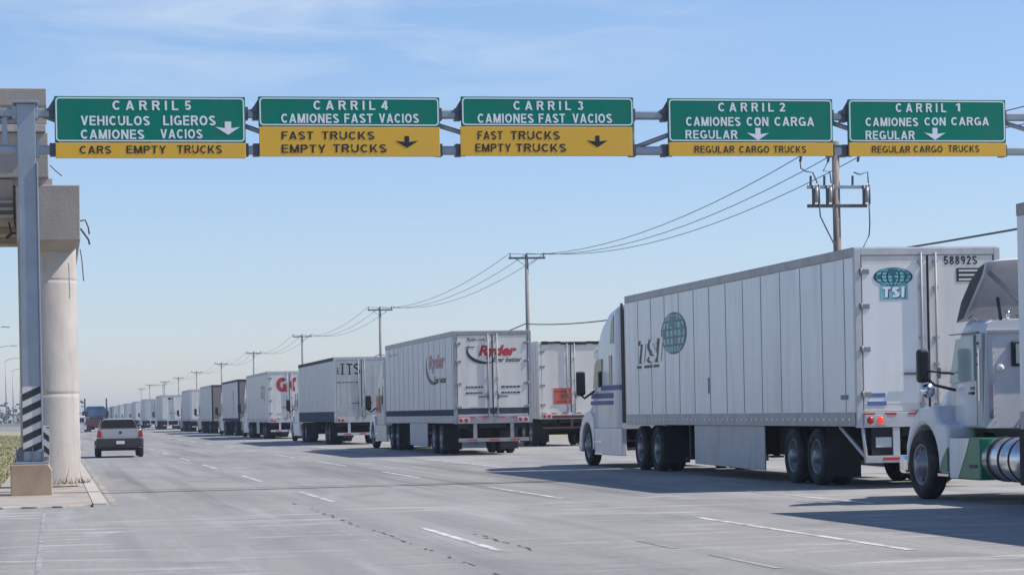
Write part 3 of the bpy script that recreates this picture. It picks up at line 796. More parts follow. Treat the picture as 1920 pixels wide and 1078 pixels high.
# parapet and deck edge: profile in (y, z), running off to the left
PX0, PX1 = -16.0, 0.05
q = MB(); q.prism([(-1.15, 8.28), (-0.92, 8.28), (-0.92, 7.56), (-1.02, 7.56), (-1.02, 7.84), (-1.15, 7.93)], 'x', PX0, PX1 + 0.0); q.build('parapet', 'concrete', ov, bevel=0.01)
q = MB(); q.box(PX0, PX1 - 0.02, -1.10, 9.0, 7.40, 7.54); q.build('deck_slab', 'concrete_col', ov, bevel=0.01)  # paler concrete puts the ledge's sunlit look into its colour
q = MB(); q.box(PX0, PX1 + 0.02, -0.98, 8.8, 6.46, 7.39); q.build('edge_beam', 'concrete', ov, bevel=0.02)
for y0 in (-0.85, 2.2, 5.2):
    q = MB(); q.prism([(y0, 6.44), (y0 + 1.6, 6.44), (y0 + 1.3, 5.56), (y0 + 0.3, 5.56)], 'x', PX0, -0.66)
    for zc in (5.68, 5.83, 5.98):
        q.box(PX0, -0.665, y0 + 0.05, y0 + 0.28, zc - 0.03, zc + 0.03)
    q.build('girder', 'concrete', ov)
for x in (-0.5, 0.0):
    q = MB(); q.box(x - 0.16, x + 0.14, -0.80, -0.3, 6.315, 6.455); q.build('bearing_pad', 'concrete_col', ov)
q = MB()
q.tube([(0.70, -0.7, 5.58), (0.80, -0.72, 5.60), (0.86, -0.72, 5.45), (0.88, -0.72, 5.30)], 0.018, 6)
q.tube([(0.70, -0.75, 5.42), (0.78, -0.78, 5.30), (0.86, -0.8, 5.18), (0.88, -0.8, 5.08)], 0.022, 6)
q.tube([(0.69, -0.3, 5.02), (0.72, -0.3, 4.8), (0.75, -0.3, 4.35)], 0.012, 6)
q.tube([(0.10, -0.9, 6.72), (0.22, -0.9, 6.6), (0.34, -0.9, 6.50)], 0.012, 6)
q.build('rebar', 'rust', ov)
fl = thing('floodlight', 'small black lamp hung from the overpass girder beside the pier cap', 'lamp', (-0.75, 50.3, 5.2))
q = MB(); q.tube([(0.07, 0, 0.13), (-0.04, 0, 0.13)], 0.02); q.tube([(-0.04, 0, 0.13), (-0.08, 0, 0.36)], 0.02); q.build('arm', 'black', fl)
q = MB(); q.prism([(-0.16, 0.05), (-0.05, 0.14), (-0.02, 0.10), (-0.13, 0.0)], 'y', -0.1, 0.1); q.build('head', 'black', fl)
# weeds at the foot of the column
wd = MB()
for i in range(60):
    a = rg.uniform(-2.2, 0.2); rr = rg.uniform(0.62, 0.8); x, y_ = -0.07 + rr * math.cos(a), 51.15 + rr * math.sin(a); h = rg.uniform(0.04, 0.16) * (2.6 if i % 13 == 0 else 1)
    wd.add([(x - 0.011, y_, 0.1), (x + 0.011, y_, 0.1), (x + rg.uniform(-.12, .12), y_ + rg.uniform(-.1, .1), 0.1 + h)], [(0, 1, 2)])
tag(wd.build('weeds', mat('dry_weeds', (0.16, 0.13, 0.09), 0.9, 0, 0.3, 6), recalc=False), kind='stuff')
# ------------------------------------------------------------------ wheels (shared meshes)
def inst(name, me, parent, loc=(0, 0, 0), rz=0.0):
    o = bpy.data.objects.new(name, me); COL.objects.link(o); o.parent = parent
    o.location = loc; o.rotation_euler = (0, 0, rz); return o

def keep_mesh(mb, name, mats):
    o = mb.build(name, mats); me = o.data; bpy.data.objects.remove(o); return me

def tyre_prof(w, R_, t0=0.0, k=1.0):
    ri = R_ * 0.60
    return [(t0 + .035, ri), (t0 + .004, ri + .05 * k), (t0, ri + .11 * k), (t0 + .012, R_ - .045 * k), (t0 + .045, R_ - .008), (t0 + .06, R_), (t0 + w * .48, R_), (t0 + w * .485, R_ - .012), (t0 + w * .515, R_ - .012), (t0 + w * .52, R_),
            (t0 + w - .06, R_), (t0 + w - .045, R_ - .008), (t0 + w - .012, R_ - .045 * k), (t0 + w, ri + .11 * k), (t0 + w - .035, ri)]
RW = 0.515
q = MB(); q.lathe(tyre_prof(0.29, RW), (0, 0, 0), 'x', 36); ME_TYRE1 = keep_mesh(q, 'tyre', 'rubber')
q = MB(); q.lathe(tyre_prof(0.28, RW), (0, 0, 0), 'x', 36); q.lathe(tyre_prof(0.28, RW, 0.33), (0, 0, 0), 'x', 36); ME_TYRE2 = keep_mesh(q, 'tyre', 'rubber')
def rim_mesh(kind, m):
    q = MB()
    if kind == 'steer':
        q.lathe([(.035, .312), (.02, .30), (.05, .285), (.10, .262), (.075, .20), (.03, .17), (.0, .15), (-.02, .10), (-.05, .085), (-.055, 0)], (0, 0, 0), 'x', 30)
        rh, th = .225, .075
    else:
        q.lathe([(.035, .312), (.02, .30), (.06, .285), (.17, .262), (.185, .17), (.16, .15), (.05, .13), (-.005, .115), (-.015, 0)], (0, 0, 0), 'x', 30)
        rh, th = .215, .165
    for k in range(10):
        a = 2 * math.pi * k / 10
        c = Vector((th, math.cos(a) * rh, math.sin(a) * rh))
        q.cyl(c, c + Vector((.03, 0, 0)), .042, n=12, mi=1)
        a += .31
        c = Vector((0.05 if kind == 'steer' else 0.155, math.cos(a) * .16, math.sin(a) * .16)); q.cyl(c + Vector((-.03, 0, 0)), c + Vector((.03, 0, 0)), .014, n=6)
    return keep_mesh(q, 'rim', [m, 'black'])
RIMS = {('steer', 'rim'): rim_mesh('steer', 'rim'), ('dual', 'rim'): rim_mesh('dual', 'rim'), ('dual', 'rimwhite'): rim_mesh('dual', 'rimwhite'), ('steer', 'rimwhite'): rim_mesh('steer', 'rimwhite')}
def wheel(parent, side, y, kind='dual', m='rim', x=1.27):
    w = inst('wheel', ME_TYRE2 if kind == 'dual' else ME_TYRE1, parent, (side * x, y, RW), 0 if side < 0 else math.pi)
    inst('rim', RIMS[(kind, m)], w)
    return w
def axle(parent, y, z=RW):
    q = MB(); q.cyl((-0.7, y, z), (0.7, y, z), 0.075, n=10); q.build('axle', 'chassis', parent)

# ------------------------------------------------------------------ box trailer
LX = (0, -1, 0)    # reading direction on the left side of a truck
LO = (-1.3, 0, 0)
RX, UZ = (1, 0, 0), (0, 0, 1)

def trailer(t, L=16.2, H=4.1, zb=1.06, side='side', doors='door', rim='rim', seam=1.22, bogie=(2.4, 3.78), skirt=None, skirt_z=0.28, band=None, rail='rail',
            detail=2, skirt_mat='skirt', rail_h=0.24, frame_mat='frame', lamps=True, flaps=True, bumper=True, corrugated=False, rod_x=0.15, lit=False):
    zr = zb + rail_h
    q = MB()
    q.box(-1.3, 1.3, 0.06, L, zr, H - 0.17)            # shell
    k = 1
    sm = seam
    while k * sm < L - 0.2 and detail:
        yy_ = L - k * sm
        w = 0.022 if not corrugated else 0.03
        for s in (-1, 1):
            q.box(s * 1.3 - 0.005, s * 1.3 + 0.005, yy_ - w / 2, yy_ + w / 2, zr + 0.01, H - 0.18, 1)
        k += 1
    q.build('cargo_box', [side, 'seam'], t)
    q = MB(); q.box(-1.312, 1.312, 0.0, L + 0.01, H - 0.168, H); q.build('top_rail', rail, t, bevel=0.015)
    q = MB(); q.box(-1.31, 1.31, 0.0, L + 0.005, zb, zr - 0.002)
    if detail > 1:
        yy_ = 0.35
        while yy_ < L:
            q.box(-1.318, -1.309, yy_ - 0.045, yy_ + 0.045, zb + rail_h * .5 - 0.022, zb + rail_h * .5 + 0.022, 1); yy_ += 0.34
    q.build('bottom_rail', [rail, 'whitelens'], t, bevel=0.006)
    if band:
        z0, z1, bm = band
        q = MB(); q.box(-1.306, 1.306, 0.062, L + 0.003, z0, z1); q.build('side_band', bm, t)
    # rear frame and doors
    q = MB()
    q.box(-1.31, -1.20, -0.05, 0.055, zb - 0.02, H - 0.02); q.box(1.20, 1.31, -0.05, 0.055, zb - 0.02, H - 0.02)
    q.box(-1.199, 1.199, -0.05, 0.055, H - 0.14, H - 0.02); q.box(-1.199, 1.199, -0.07, 0.055, zb - 0.02, zr)
    q.build('rear_frame', frame_mat, t, bevel=0.008)
    for s in (-1, 1):
        q = MB()
        a, b = (-1.178, -0.022) if s < 0 else (0.022, 1.178)
        q.box(a, b, -0.035, 0.02, zr + 0.01, H - 0.15)
        if corrugated:
            for i in range(3):
                xx = a + (b - a) * (i + 0.75) / 3.5
                q.box(xx - 0.05, xx + 0.05, -0.05, -0.034, zr + 0.03, H - 0.17)
        d = q.build('rear_door', doors, t, bevel=0.006)
        if detail > 1:
            for i, z in enumerate((zr + 0.30, zr + (H - zr) * .38, zr + (H - zr) * .64, H - 0.42)):
                h = MB(); xo = s * 1.20
                h.box(min(xo - s * 0.15, xo + s * 0.04), max(xo - s * 0.15, xo + s * 0.04), -0.052, -0.036, z - 0.04, z + 0.04)
                h.cyl((xo, -0.055, z - 0.06), (xo, -0.055, z + 0.06), 0.022, n=8)
                h.build('hinge', 'hinge', d)
        if detail > 0:
            for xx in (rod_x,):
                h = MB(); xo = s * xx
                h.cyl((xo, -0.075, zr - 0.06), (xo, -0.075, H - 0.10), 0.021, n=8)
                for z in (zr + 0.12, zr + 0.8, zr + 1.25, H - 0.7, H - 0.25):
                    h.box(xo - 0.045, xo + 0.045, -0.08, -0.036, z - 0.025, z + 0.025)
                h.build('lock_rod', 'rod' if doors != 'door_dark' else 'chassis', d)
            h = MB(); xo = s * rod_x
            h.box(min(xo, xo + s * .34), max(xo, xo + s * 0.34), -0.10, -0.082, zr + 0.62, zr + 0.66)
            h.box(xo + s * .02 - 0.03, xo + s * .02 + 0.03, -0.098, -0.08, zr + 0.55, zr + 0.73)
            h.build('door_handle', 'galv_dark', d)
    q = MB(); q.box(-0.021, 0.021, -0.015, 0.0, zr + 0.01, H - 0.15); q.build('door_seal', 'black', t)
    if lamps:
        for s in (-1, 1):
            q = MB(); a, b = sorted((s * 1.19, s * 0.80)); q.box(a, b, -0.09, -0.071, zb + 0.01, zb + 0.19); hs = q.build('lamp_box', 'frame', t, bevel=0.005)
            for i, xx in enumerate((1.09, 0.91)):
                q = MB(); q.lathe([(-0.018, 0.0), (-0.016, 0.05), (0.0, 0.064)], (s * xx, -0.091, zb + 0.10), 'y', 16)
                q.build('tail_light', 'redlit' if (lit and i == 1 and s < 0) else 'redlens', hs)
        for xx in ((-1.1, -0.72, -0.30, 0.30, 0.72, 1.1) if detail > 1 else ()):
            q = MB(); q.box(xx - 0.10, xx + 0.10, -0.076, -0.0705, zr - 0.055, zr - 0.015); q.build('reflector_strip', 'redtape', t)
    if bumper:
        q = MB()
        q.box(-1.18, 1.18, -0.10, 0.0, 0.44, 0.56)
        for xx in (-0.62, 0.62):
            q.box(xx - 0.06, xx + 0.06, -0.06, 0.04, 0.565, zb - 0.025)
        for i in range(-1, 2):
            q.box(i * 0.72 - 0.16, i * 0.72 + 0.16, -0.105, -0.101, 0.48, 0.53, 1)
        q.build('underride_bumper', [frame_mat, 'redtape'], t, bevel=0.008)
    # chassis, suspension and axles
    q = MB()
    for s in (-1, 1):
        q.box(s * 0.52 - 0.05, s * 0.52 + 0.05, 0.1, 6.5, 0.78, zb - 0.022)
    for y in bogie:
        q.box(-0.62, 0.62, y - 0.35, y + 0.35, 0.60, 0.82)
    q.box(-1.15, 1.15, 0.10, 0.22, zb - 0.18, zb - 0.03)
    q.box(-0.95, 0.95, bogie[1] + 0.58, bogie[1] + 1.75, 0.50, zb - 0.035)  # added dark block to close off the bright gap under the trailer
    q.build('chassis', 'chassis', t)
    for y in bogie:
        axle(t, y)
        for s in (-1, 1):
            wheel(t, s, y, 'dual', rim)
    if flaps:
        for s in (-1, 1):
            q = MB(); a, b = sorted((s * 1.28, s * 0.66)); q.box(a, b, bogie[0] - 0.72, bogie[0] - 0.70, 0.16, zb - 0.03); q.build('mud_flap', 'flap', t)
    if skirt:
        for s in (-1, 1):
            q = MB(); a, b = sorted((s * 1.24, s * 1.27)); q.prism([(skirt[0], skirt_z), (skirt[1], skirt_z + 0.04), (skirt[1], zb - 0.003), (skirt[0], zb - 0.003)], 'x', a, b)
            q.build('side_skirt', skirt_mat, t, bevel=0.005)
    if detail > 0:
        for s in (-1, 1):
            q = MB(); q.box(s * 0.95 - 0.06, s * 0.95 + 0.06, 11.75, 11.9, 0.35, zb - 0.003); q.box(s * 0.95 - 0.13, s * 0.95 + 0.13, 11.68, 11.97, 0.30, 0.345)
            q.build('landing_leg', 'chassis', t)

# ------------------------------------------------------------------ sleeper tractor; y0 = back of the sleeper
def sleeper_tractor(t, y0, paint='cab_white', stripes=False, drives=None, steer=None, roof=4.0, stacks=False, hood='cab_white', mirror='black', detail=2):
    f = lambda d: y0 + d
    steer = f(4.05) if steer is None else steer
    drives = (f(-1.45), f(-3.05)) if drives is None else drives
    rb = roof
    secs = [rrect(f(0.0), 1.20, 0.95, rb, 0.30, wt=1.185), rrect(f(0.7), 1.21, 0.95, rb - 0.02, 0.32, wt=1.19), rrect(f(1.4), 1.215, 0.95, rb - 0.12, 0.32, wt=1.185),
            rrect(f(2.1), 1.215, 0.95, rb - 0.40, 0.30, wt=1.18), rrect(f(2.48), 1.21, 0.95, rb - 0.76, 0.24, wt=1.18), rrect(f(2.72), 1.205, 0.95, rb - 1.18, 0.14, wt=1.18)]
    q = MB(); q.loft(secs)
    # windshield slope
    q.loft([rrect(f(2.72), 1.204, 0.95, rb - 1.20, 0.14, wt=1.175), rrect(f(3.05), 1.19, 0.95, rb - 1.72, 0.10, wt=1.165), rrect(f(3.32), 1.17, 0.95, rb - 2.12, 0.08, wt=1.15)])
    c = q.build('cab', paint, t)
    q = MB()
    q.loft([rrect(f(3.321), 1.17, 1.10, rb - 2.12, 0.16, wt=1.06), rrect(f(3.9), 1.19, 1.10, rb - 2.22, 0.26, wt=1.02), rrect(f(4.4), 1.18, 1.10, rb - 2.42, 0.30, wt=0.98), rrect(f(4.75), 1.10, 1.02, rb - 2.66, 0.22, wt=0.90), rrect(f(4.92), 1.0, 0.95, rb - 2.88, 0.1, wt=0.84)])
    q.loft([rrect(f(4.35), 0.80, 0.60, 1.12, 0.1), rrect(f(4.93), 0.78, 0.62, 1.05, 0.1)])
    q.build('hood', hood, t)
    for s in (-1, 1):
        # fender arch over the steer wheel
        q = MB(); pr = []
        n = 14
        for k in range(n + 1):
            a = R(-8 + 200 * k / n); pr.append((steer + 0.63 * math.cos(a), RW + 0.60 * math.sin(a)))
        outer = [(steer - 0.80, 0.46), (steer - 0.80, 1.20), (steer - 0.55, 1.34), (steer + 0.15, 1.36), (steer + 0.55, 1.18), (steer + 0.86, 0.85), (steer + 0.92, 0.42)]
        pts = outer + [(y_, z_) for y_, z_ in pr]
        a, b = sorted((s * 0.86, s * 1.235)); q.prism(pts, 'x', a, b)
        q.build('fender', hood, t, bevel=0.03, seg=3)
        q = MB(); a, b = sorted((s * 1.08, s * 1.215))
        q.prism([(f(0.05), 0.30), (steer - 0.82, 0.30), (steer - 0.82, 0.62), (steer - 0.80, 0.96), (f(0.05), 0.96)], 'x', a, b); q.build('side_fairing', paint, t, bevel=0.02)
        if detail > 0:
            q = MB(); a, b = sorted((s * 1.19, s * 1.232))
            q.box(a, b, steer - 1.7, steer - 0.85, 0.60, 0.64); q.box(a, b, steer - 1.7, steer - 0.85, 0.30, 0.345); q.build('step', 'alum', t)
        # windows
        q = MB(); a, b = sorted((s * 1.16, s * 1.212)); wz = rb - 2.05
        q.prism([(f(2.02), wz + 0.02), (f(3.02), wz), (f(2.78), wz + 0.60), (f(2.62), wz + 0.70), (f(2.02), wz + 0.72)], 'x', a, b); q.build('door_window', 'glass', t)
        q = MB(); q.prism([(f(0.95), wz + 0.05), (f(1.25), wz + 0.05), (f(1.25), wz + 0.78), (f(0.95), wz + 0.78)], 'x', a, b); q.build('sleeper_window', 'glass', t)
        q = MB(); a, b = sorted((s * 1.12, s * 1.203)); q.prism([(f(0.72), rb - 0.98), (f(1.15), rb - 0.98), (f(0.98), rb - 0.48), (f(0.72), rb - 0.30)], 'x', a, b); q.build('roof_window', 'glass', t)
        # mirror on its arm
        q = MB(); q.box(*sorted((s * 1.38, s * 1.62)), f(3.10), f(3.22), rb - 2.22, rb - 1.62); mm = q.build('mirror', mirror, t, bevel=0.05, seg=3)
        q = MB(); q.tube([(s * 1.19, f(2.95), rb - 2.12), (s * 1.42, f(3.1), rb - 2.30), (s * 1.52, f(3.16), rb - 2.2)], 0.03); q.build('mirror_arm', 'black', mm)
        if detail > 1:
            q = MB(); q.box(*sorted((s * 0.55, s * 0.95)), f(4.70), f(4.93), 0.86, 1.08); q.build('headlight', 'whitelens', t, bevel=0.04)
            q = MB(); q.loft([[(s * 0.70, f(4.25), 1.40), (s * 0.98, f(4.05), 1.40), (s * 1.0, f(4.05), 1.62), (s * 0.74, f(4.22), 1.62)], [(s * 0.72, f(4.4), 1.42), (s * 0.94, f(4.2), 1.42), (s * 0.95, f(4.2), 1.60), (s * 0.76, f(4.36), 1.60)]])
            q.tube([(s * 0.92, f(4.0), 1.30), (s * 0.88, f(4.15), 1.45)], 0.015); q.build('hood_mirror', 'chrome', t)
        # fairing extender behind the cab, black rubber edged
        q = MB(); a, b = sorted((s * 1.165, s * 1.195)); q.prism([(f(-0.26), 1.1), (f(-0.005), 1.1), (f(-0.005), rb - 0.04), (f(-0.12), rb - 0.04), (f(-0.26), rb - 0.2)], 'x', a, b); q.build('side_extender', 'chassis', t)
        wheel(t, s, steer, 'steer', 'rim', 1.22)
        for y in drives:
            wheel(t, s, y, 'dual', 'rim', 1.22)
        q = MB(); a, b = sorted((s * 1.22, s * 0.62)); q.box(a, b, min(drives) - 0.70, min(drives) - 0.68, 0.2, 0.98); q.build('mud_flap', 'flap', t)
        if stacks:
            q = MB(); q.cyl((s * 1.0, f(-0.2), 1.0), (s * 1.0, f(-0.2), rb + 0.25), 0.075, n=10); q.build('exhaust_stack', 'chrome', t)
    q = MB(); wz = rb - 2.1
    q.loft([[(-1.02, f(3.30), wz + 0.04), (1.02, f(3.30), wz + 0.04), (1.0, f(3.345), wz + 0.045), (-1.0, f(3.345), wz + 0.045)], [(-0.98, f(2.72), wz + 0.88), (0.98, f(2.72), wz + 0.88), (0.96, f(2.765), wz + 0.885), (-0.96, f(2.765), wz + 0.885)]], smooth=False)
    q.build('windshield', 'glass', t)
    q = MB(); q.box(-1.18, 1.18, f(4.72), f(5.0), 0.34, 0.62); q.build('front_bumper', paint, t, bevel=0.06, seg=3)
    q = MB()
    for s in (-1, 1):
        q.box(s * 0.43 - 0.05, s * 0.43 + 0.05, min(drives) - 0.9, f(4.6), 0.66, 0.94)
    q.box(-0.5, 0.5, drives[0] - 1.2, drives[0] + 0.2, 0.96, 1.05)
    q.build('tractor_frame', 'chassis', t)
    for y in list(drives) + [steer]:
        axle(t, y)
    if stripes:
        for i, (z0, z1, ya, yb) in enumerate(((1.90, 2.02, 0.02, 2.1), (1.70, 1.83, 0.85, 3.2), (1.54, 1.645, 0.85, 3.28))):
            for s in (-1, 1):
                q = MB(); a, b = sorted((s * 1.19, s * 1.221)); q.box(a, b, f(ya), f(yb), z0, z1); q.build('door_stripe', 'stripe', t)

def globe(mb, o, ux, w, h, cx, cz, eps, mats=(0, 1, 2)):
    """a gridded globe emblem on a flat side: dark disc, pale sea cells, dark landmasses; mats = dark, pale, land"""
    n = 36
    ell = lambda k, e=0.0, w_=w, h_=h: (cx + w_ / 2 * math.cos(2 * math.pi * k / n), cz + h_ / 2 * math.sin(2 * math.pi * k / n))
    o = Vector(o); nrm = Vector(ux).cross(Vector((0, 0, 1)))
    mb.flat([ell(k) for k in range(n)], o + nrm * eps, ux, UZ, mats[0])
    # sea cells between meridians and parallels
    for i in range(6):
        for j in range(5):
            la0, la1 = -1 + 2 * j / 5 + .05, -1 + 2 * (j + 1) / 5 - .05
            lo0, lo1 = -1 + 2 * i / 6 + .05, -1 + 2 * (i + 1) / 6 - .05
            pts = []
            for (lo, la) in ((lo0, la0), (lo1, la0), (lo1, la1), (lo0, la1)):
                z = la * 0.94; wv = math.sqrt(max(0, 1 - z * z))
                pts.append((cx + lo * 0.94 * wv * w / 2, cz + z * h / 2))
            mb.flat(pts, o + nrm * (eps * 1.6), ux, UZ, mats[1])
    land = [[(-.25, .85), (.25, .8), (.1, .5), (.2, .25), (-.02, .05), (-.12, .3), (-.35, .45)], [(0.0, -.02), (.2, -.1), (.14, -.45), (.02, -.85), (-.06, -.45)], [(.55, .5), (.8, .3), (.7, -.1), (.55, .05)], [(-.85, .2), (-.6, .3), (-.62, -.1), (-.8, -.2)], [(.3, .75), (.55, .62), (.42, .5)], [(.35, -.55), (.6, -.5), (.5, -.72)]]
    for lp in land:
        mb.flat([(cx + x * w / 2, cz + z * h / 2) for x, z in lp], o + nrm * (eps * 2.2), ux, UZ, mats[2])

def arc_band(mb, o, ux, cx, cz, rx, rz, a0, a1, t0, t1, mi, n=20):
    v = []
    for k in range(n + 1):
        a = R(a0 + (a1 - a0) * k / n); t = (t0 + (t1 - t0) * k / n) * math.sin(math.pi * min(1, 0.12 + 0.88 * k / n) * 0.98 + 0.03)
        for rr in (1, 1 - max(t, .004)):
            v.append(Vector(o) + Vector(ux) * (cx + rx * rr * math.cos(a)) + Vector(UZ) * (cz + rz * rr * math.sin(a)))
    return mb.add(v, [(2 * k, 2 * k + 1, 2 * k + 3, 2 * k + 2) for k in range(n)], mi)

GROUP = 'semi trucks queued in the truck lane'
RO = (0, -0.036, 0)
# ---- the first in view: globe emblem trailer with striped white sleeper
t1 = thing('semi_truck', 'long white panelled semi truck with teal globe emblem on its side and rear door', 'truck', (14.68, 38.35, 0), 0, GROUP)
trailer(t1, 16.4, 4.1, 1.06, 'side', 'door', skirt=(5.45, 10.5), skirt_z=0.20, bogie=(2.38, 3.76), rod_x=0.13, lit=True)
sleeper_tractor(t1, 17.32, 'cab_white', stripes=True, drives=(15.55, 13.98), steer=21.05, hood='cab_white', roof=4.02)
q = MB(); globe(q, (-1.306, 0, 0), LX, 2.15, 0.92, -(50.30 - 38.35), 3.07, 0.003); q.build('globe_emblem', ['teal_dark', 'teal_pale', 'teal'], t1, recalc=False)
q = MB(); zt = (2.47, 3.0)
caps(q, 'TSI', (-1.3085, 0, 0), LX, UZ, -15.32, -13.35, zt[0], zt[1], 0, 0.22, 0.14, 0.2)
caps(q, 'TSI', (-1.3115, 0, 0), LX, UZ, -15.08, -13.08, zt[0] + 0.02, zt[1] + 0.02, 1, 0.22, 0.14, 0.2)
for a, b in ((-15.3, -14.9), (-14.6, -13.9), (-13.75, -13.3)):
    q.box(-1.3115, -1.3085, -b, -a, 2.36, 2.42)
q.build('side_lettering', ['ink', 'side'], t1, recalc=False)
q = MB(); q.box(-1.17, -0.13, -0.0385, -0.0362, 1.44, 3.80); q.build('door_panel', mat('clean_door_sheet', (0.78, 0.78, 0.77), 0.32, 0, 0.04, 1.5, dirt=(GRIME, 0.2, 1.6, VS)), t1)
q = MB(); ox = -14.68
q.box(13.83 + ox, 14.32 + ox, -0.0435, -0.0405, 3.20, 3.50, 1)
globe(q, (0, -0.040, 0), RX, 0.70, 0.31, 14.06 + ox, 3.59, 0.005)
caps(q, 'TSI', (0, -0.0455, 0), RX, UZ, 13.88 + ox, 14.27 + ox, 3.225, 3.41, 0, 0.27, 0.12, 0.05)
caps(q, 'TSI', (0, -0.0475, 0), RX, UZ, 13.86 + ox, 14.25 + ox, 3.24, 3.42, 3, 0.24, 0.12, 0.05)
q.build('door_emblem', ['teal_dark', 'teal_pale', 'teal', 'swhite'], t1, recalc=False)
q = MB()
caps(q, '58892S', (0, -0.040, 0), RX, UZ, 14.975 + ox, 15.58 + ox, 3.79, 3.935, 0, 0.18, 0.16)
q.box(15.20 + ox, 15.66 + ox, -0.041, -0.038, 3.50, 3.73)
for z in (3.54, 3.615, 3.69):
    q.box(15.24 + ox, 15.62 + ox, -0.044, -0.0415, z - 0.022, z + 0.012, 1)
q.build('rear_number', ['ink', 'door'], t1, recalc=False)
q = MB(); q.box(13.56 + ox, 13.88 + ox, -0.0425, -0.039, 1.55, 1.62); q.box(13.56 + ox, 13.90 + ox, -0.0425, -0.039, 1.41, 1.48); q.build('sticker', 'blue_label', t1)
q = MB(); q.box(-1.05, -0.62, -0.02, 0.0, 0.57, 1.03); pp = q.build('plate_board', 'chassis', t1)
q = MB(); q.box(-0.98, -0.70, -0.027, -0.0205, 0.70, 0.87); q.build('licence_plate', mat('plate_white', (0.5, 0.56, 0.56), 0.5), pp)
for s in (-1, 1):
    q = MB(); q.tube([(s * 1.27, 0.95, 1.05), (s * 1.12, 0.06, 0.52)], 0.035, 6); q.tube([(s * 1.20, 0.0, 1.04), (s * 1.16, -0.03, 0.55)], 0.03, 6); q.build('bumper_stay', 'frame', t1)
q = MB(); q.box(-0.6, 1.15, 9.4, 13.4, 0.42, 1.02); q.build('underside_blocker', 'chassis', t1)  # added dark box, hides bright ground showing under the trailer
q = MB(); q.tube([(-0.5, 16.5, 1.5), (-0.6, 16.75, 2.2), (-0.6, 17.0, 2.3)], 0.03); q.tube([(-0.3, 16.5, 1.5), (-0.4, 16.75, 1.9), (-0.4, 17.0, 2.1)], 0.03); q.build('air_hose', 'chassis', t1)

q = MB(); q.box(-1.309, -1.3015, 0.42, 0.80, 1.52, 1.60); q.build('side_sticker', 'ink_grey', t1)
q = MB(); q.box(-1.309, -1.3015, 9.15, 9.25, 1.72, 2.05); q.build('side_scrape', 'ink_grey', t1)

# ---- second: red script over black swoosh
t2 = thing('semi_truck', 'white semi truck with red lettering over a black swoosh on its rear doors', 'truck', (14.27, 77.0, 0), 0, GROUP)
trailer(t2, 16.2, 4.1, 1.06, 'side_grey', 'door', rim='rimwhite', skirt=(6.0, 10.2), skirt_z=0.22, bogie=(3.1, 4.7), band=(1.305, 1.52, 'navy_band'), rail_h=0.22, frame_mat='rail')
sleeper_tractor(t2, 16.95, 'cab_grey', hood='cab_white', detail=1, roof=3.8)
for s in (-1, 1):
    q = MB(); a, b = sorted((s * 1.19, s * 1.224)); q.box(a, b, 16.95 + 1.7, 16.95 + 2.95, 1.45, 2.15); q.build('door_panel', 'cab_red', t2)
q = MB(); q.box(-1.19, 1.19, -0.0405, -0.0362, 1.35, 1.55); q.build('door_band', 'navy_band', t2)
q = MB()
def lt(s_, a, b, c, d, mi, bold=0.02, sh=0.0):
    q.text(s_, (0, -0.0425, 0), RX, UZ, a - 14.27, b - 14.27, c, d, mi, bold, sh)
lt('Ryder.com', 13.42, 14.03, 3.73, 3.87, 0, 0.02, 0.3)
lt('Ryder', 13.80, 15.10, 3.16, 3.62, 1, 0.045, 0.3)
lt('Ever better', 14.28, 15.26, 3.06, 3.22, 0, 0.02, 0.3)
arc_band(q, (0, -0.0425, 0), RX, 14.0 - 14.27, 3.42, 0.60, 0.42, 150, 300, 0.05, 0.42, 0)
q.box(13.38 - 14.27, 13.68 - 14.27, -0.044, -0.041, 3.545, 3.575)
for row in (2.24, 2.05):
    for a, b in ((13.36, 13.97), (14.55, 15.20)):
        x = a
        while x < b - 0.05:
            w = random.choice((0.06, 0.09, 0.12)); q.box(x - 14.27, min(x + w, b) - 14.27, -0.044, -0.041, row - 0.028, row + 0.028); x += w + 0.025
q.build('door_lettering', ['ink', 'red'], t2, recalc=False)
q = MB(); lo = (-1.306, 0, 0)
q.text('Ryder', lo, LX, UZ, -5.2, -1.75, 2.78, 3.42, 1, 0.045, 0.2)
q.text('Ever better', lo, LX, UZ, -4.1, -1.4, 2.42, 2.66, 0, 0.03, 0.2)
arc_band(q, lo, LX, -4.15, 3.0, 1.75, 0.62, 140, 300, 0.06, 0.4, 0)
q.text('Ryder', lo, LX, UZ, -15.4, -12.4, 3.62, 3.72, 2, 0.0, 0.2)
q.build('side_lettering', ['ink', 'red_faded', 'ink_grey'], t2, recalc=False)

# ---- third: stainless corrugated doors with serif letters
t3 = thing('semi_truck', 'grey semi truck with dark lower skirt and black serif letters on ribbed steel doors', 'truck', (14.22, 110.5, 0), 0, GROUP)
trailer(t3, 16.2, 4.1, 1.06, 'side_grey', 'steel_door', seam=0.6, bogie=(2.6, 3.9), band=(1.301, 1.56, 'slate'), rail='slate', detail=1, corrugated=True)
sleeper_tractor(t3, 16.9, 'cab_white', detail=1, roof=3.9)
q = MB()
for s_, a, b in (('I', -0.93, -0.85), ('T', -0.70, -0.42), ('S', -0.36, -0.05)):
    caps(q, s_, (0, -0.054, 0), RX, UZ, a, b, 3.28, 3.80, 0, 0.16 if s_ != 'I' else 0.4)
for a, b, z in ((-0.99, -0.79, 3.28), (-0.99, -0.79, 3.76), (-0.64, -0.48, 3.28)):
    q.box(a, b, -0.056, -0.053, z, z + 0.04)
q.text('i', (0, -0.054, 0), RX, UZ, -1.14, -1.08, 3.28, 3.62, 0, 0.02)
x = -1.15
while x < -0.15:
    w = random.choice((0.05, 0.08, 0.1)); q.box(x, x + w, -0.056, -0.053, 2.89, 2.94); x += w + 0.045
q.build('door_lettering', 'ink', t3, recalc=False)

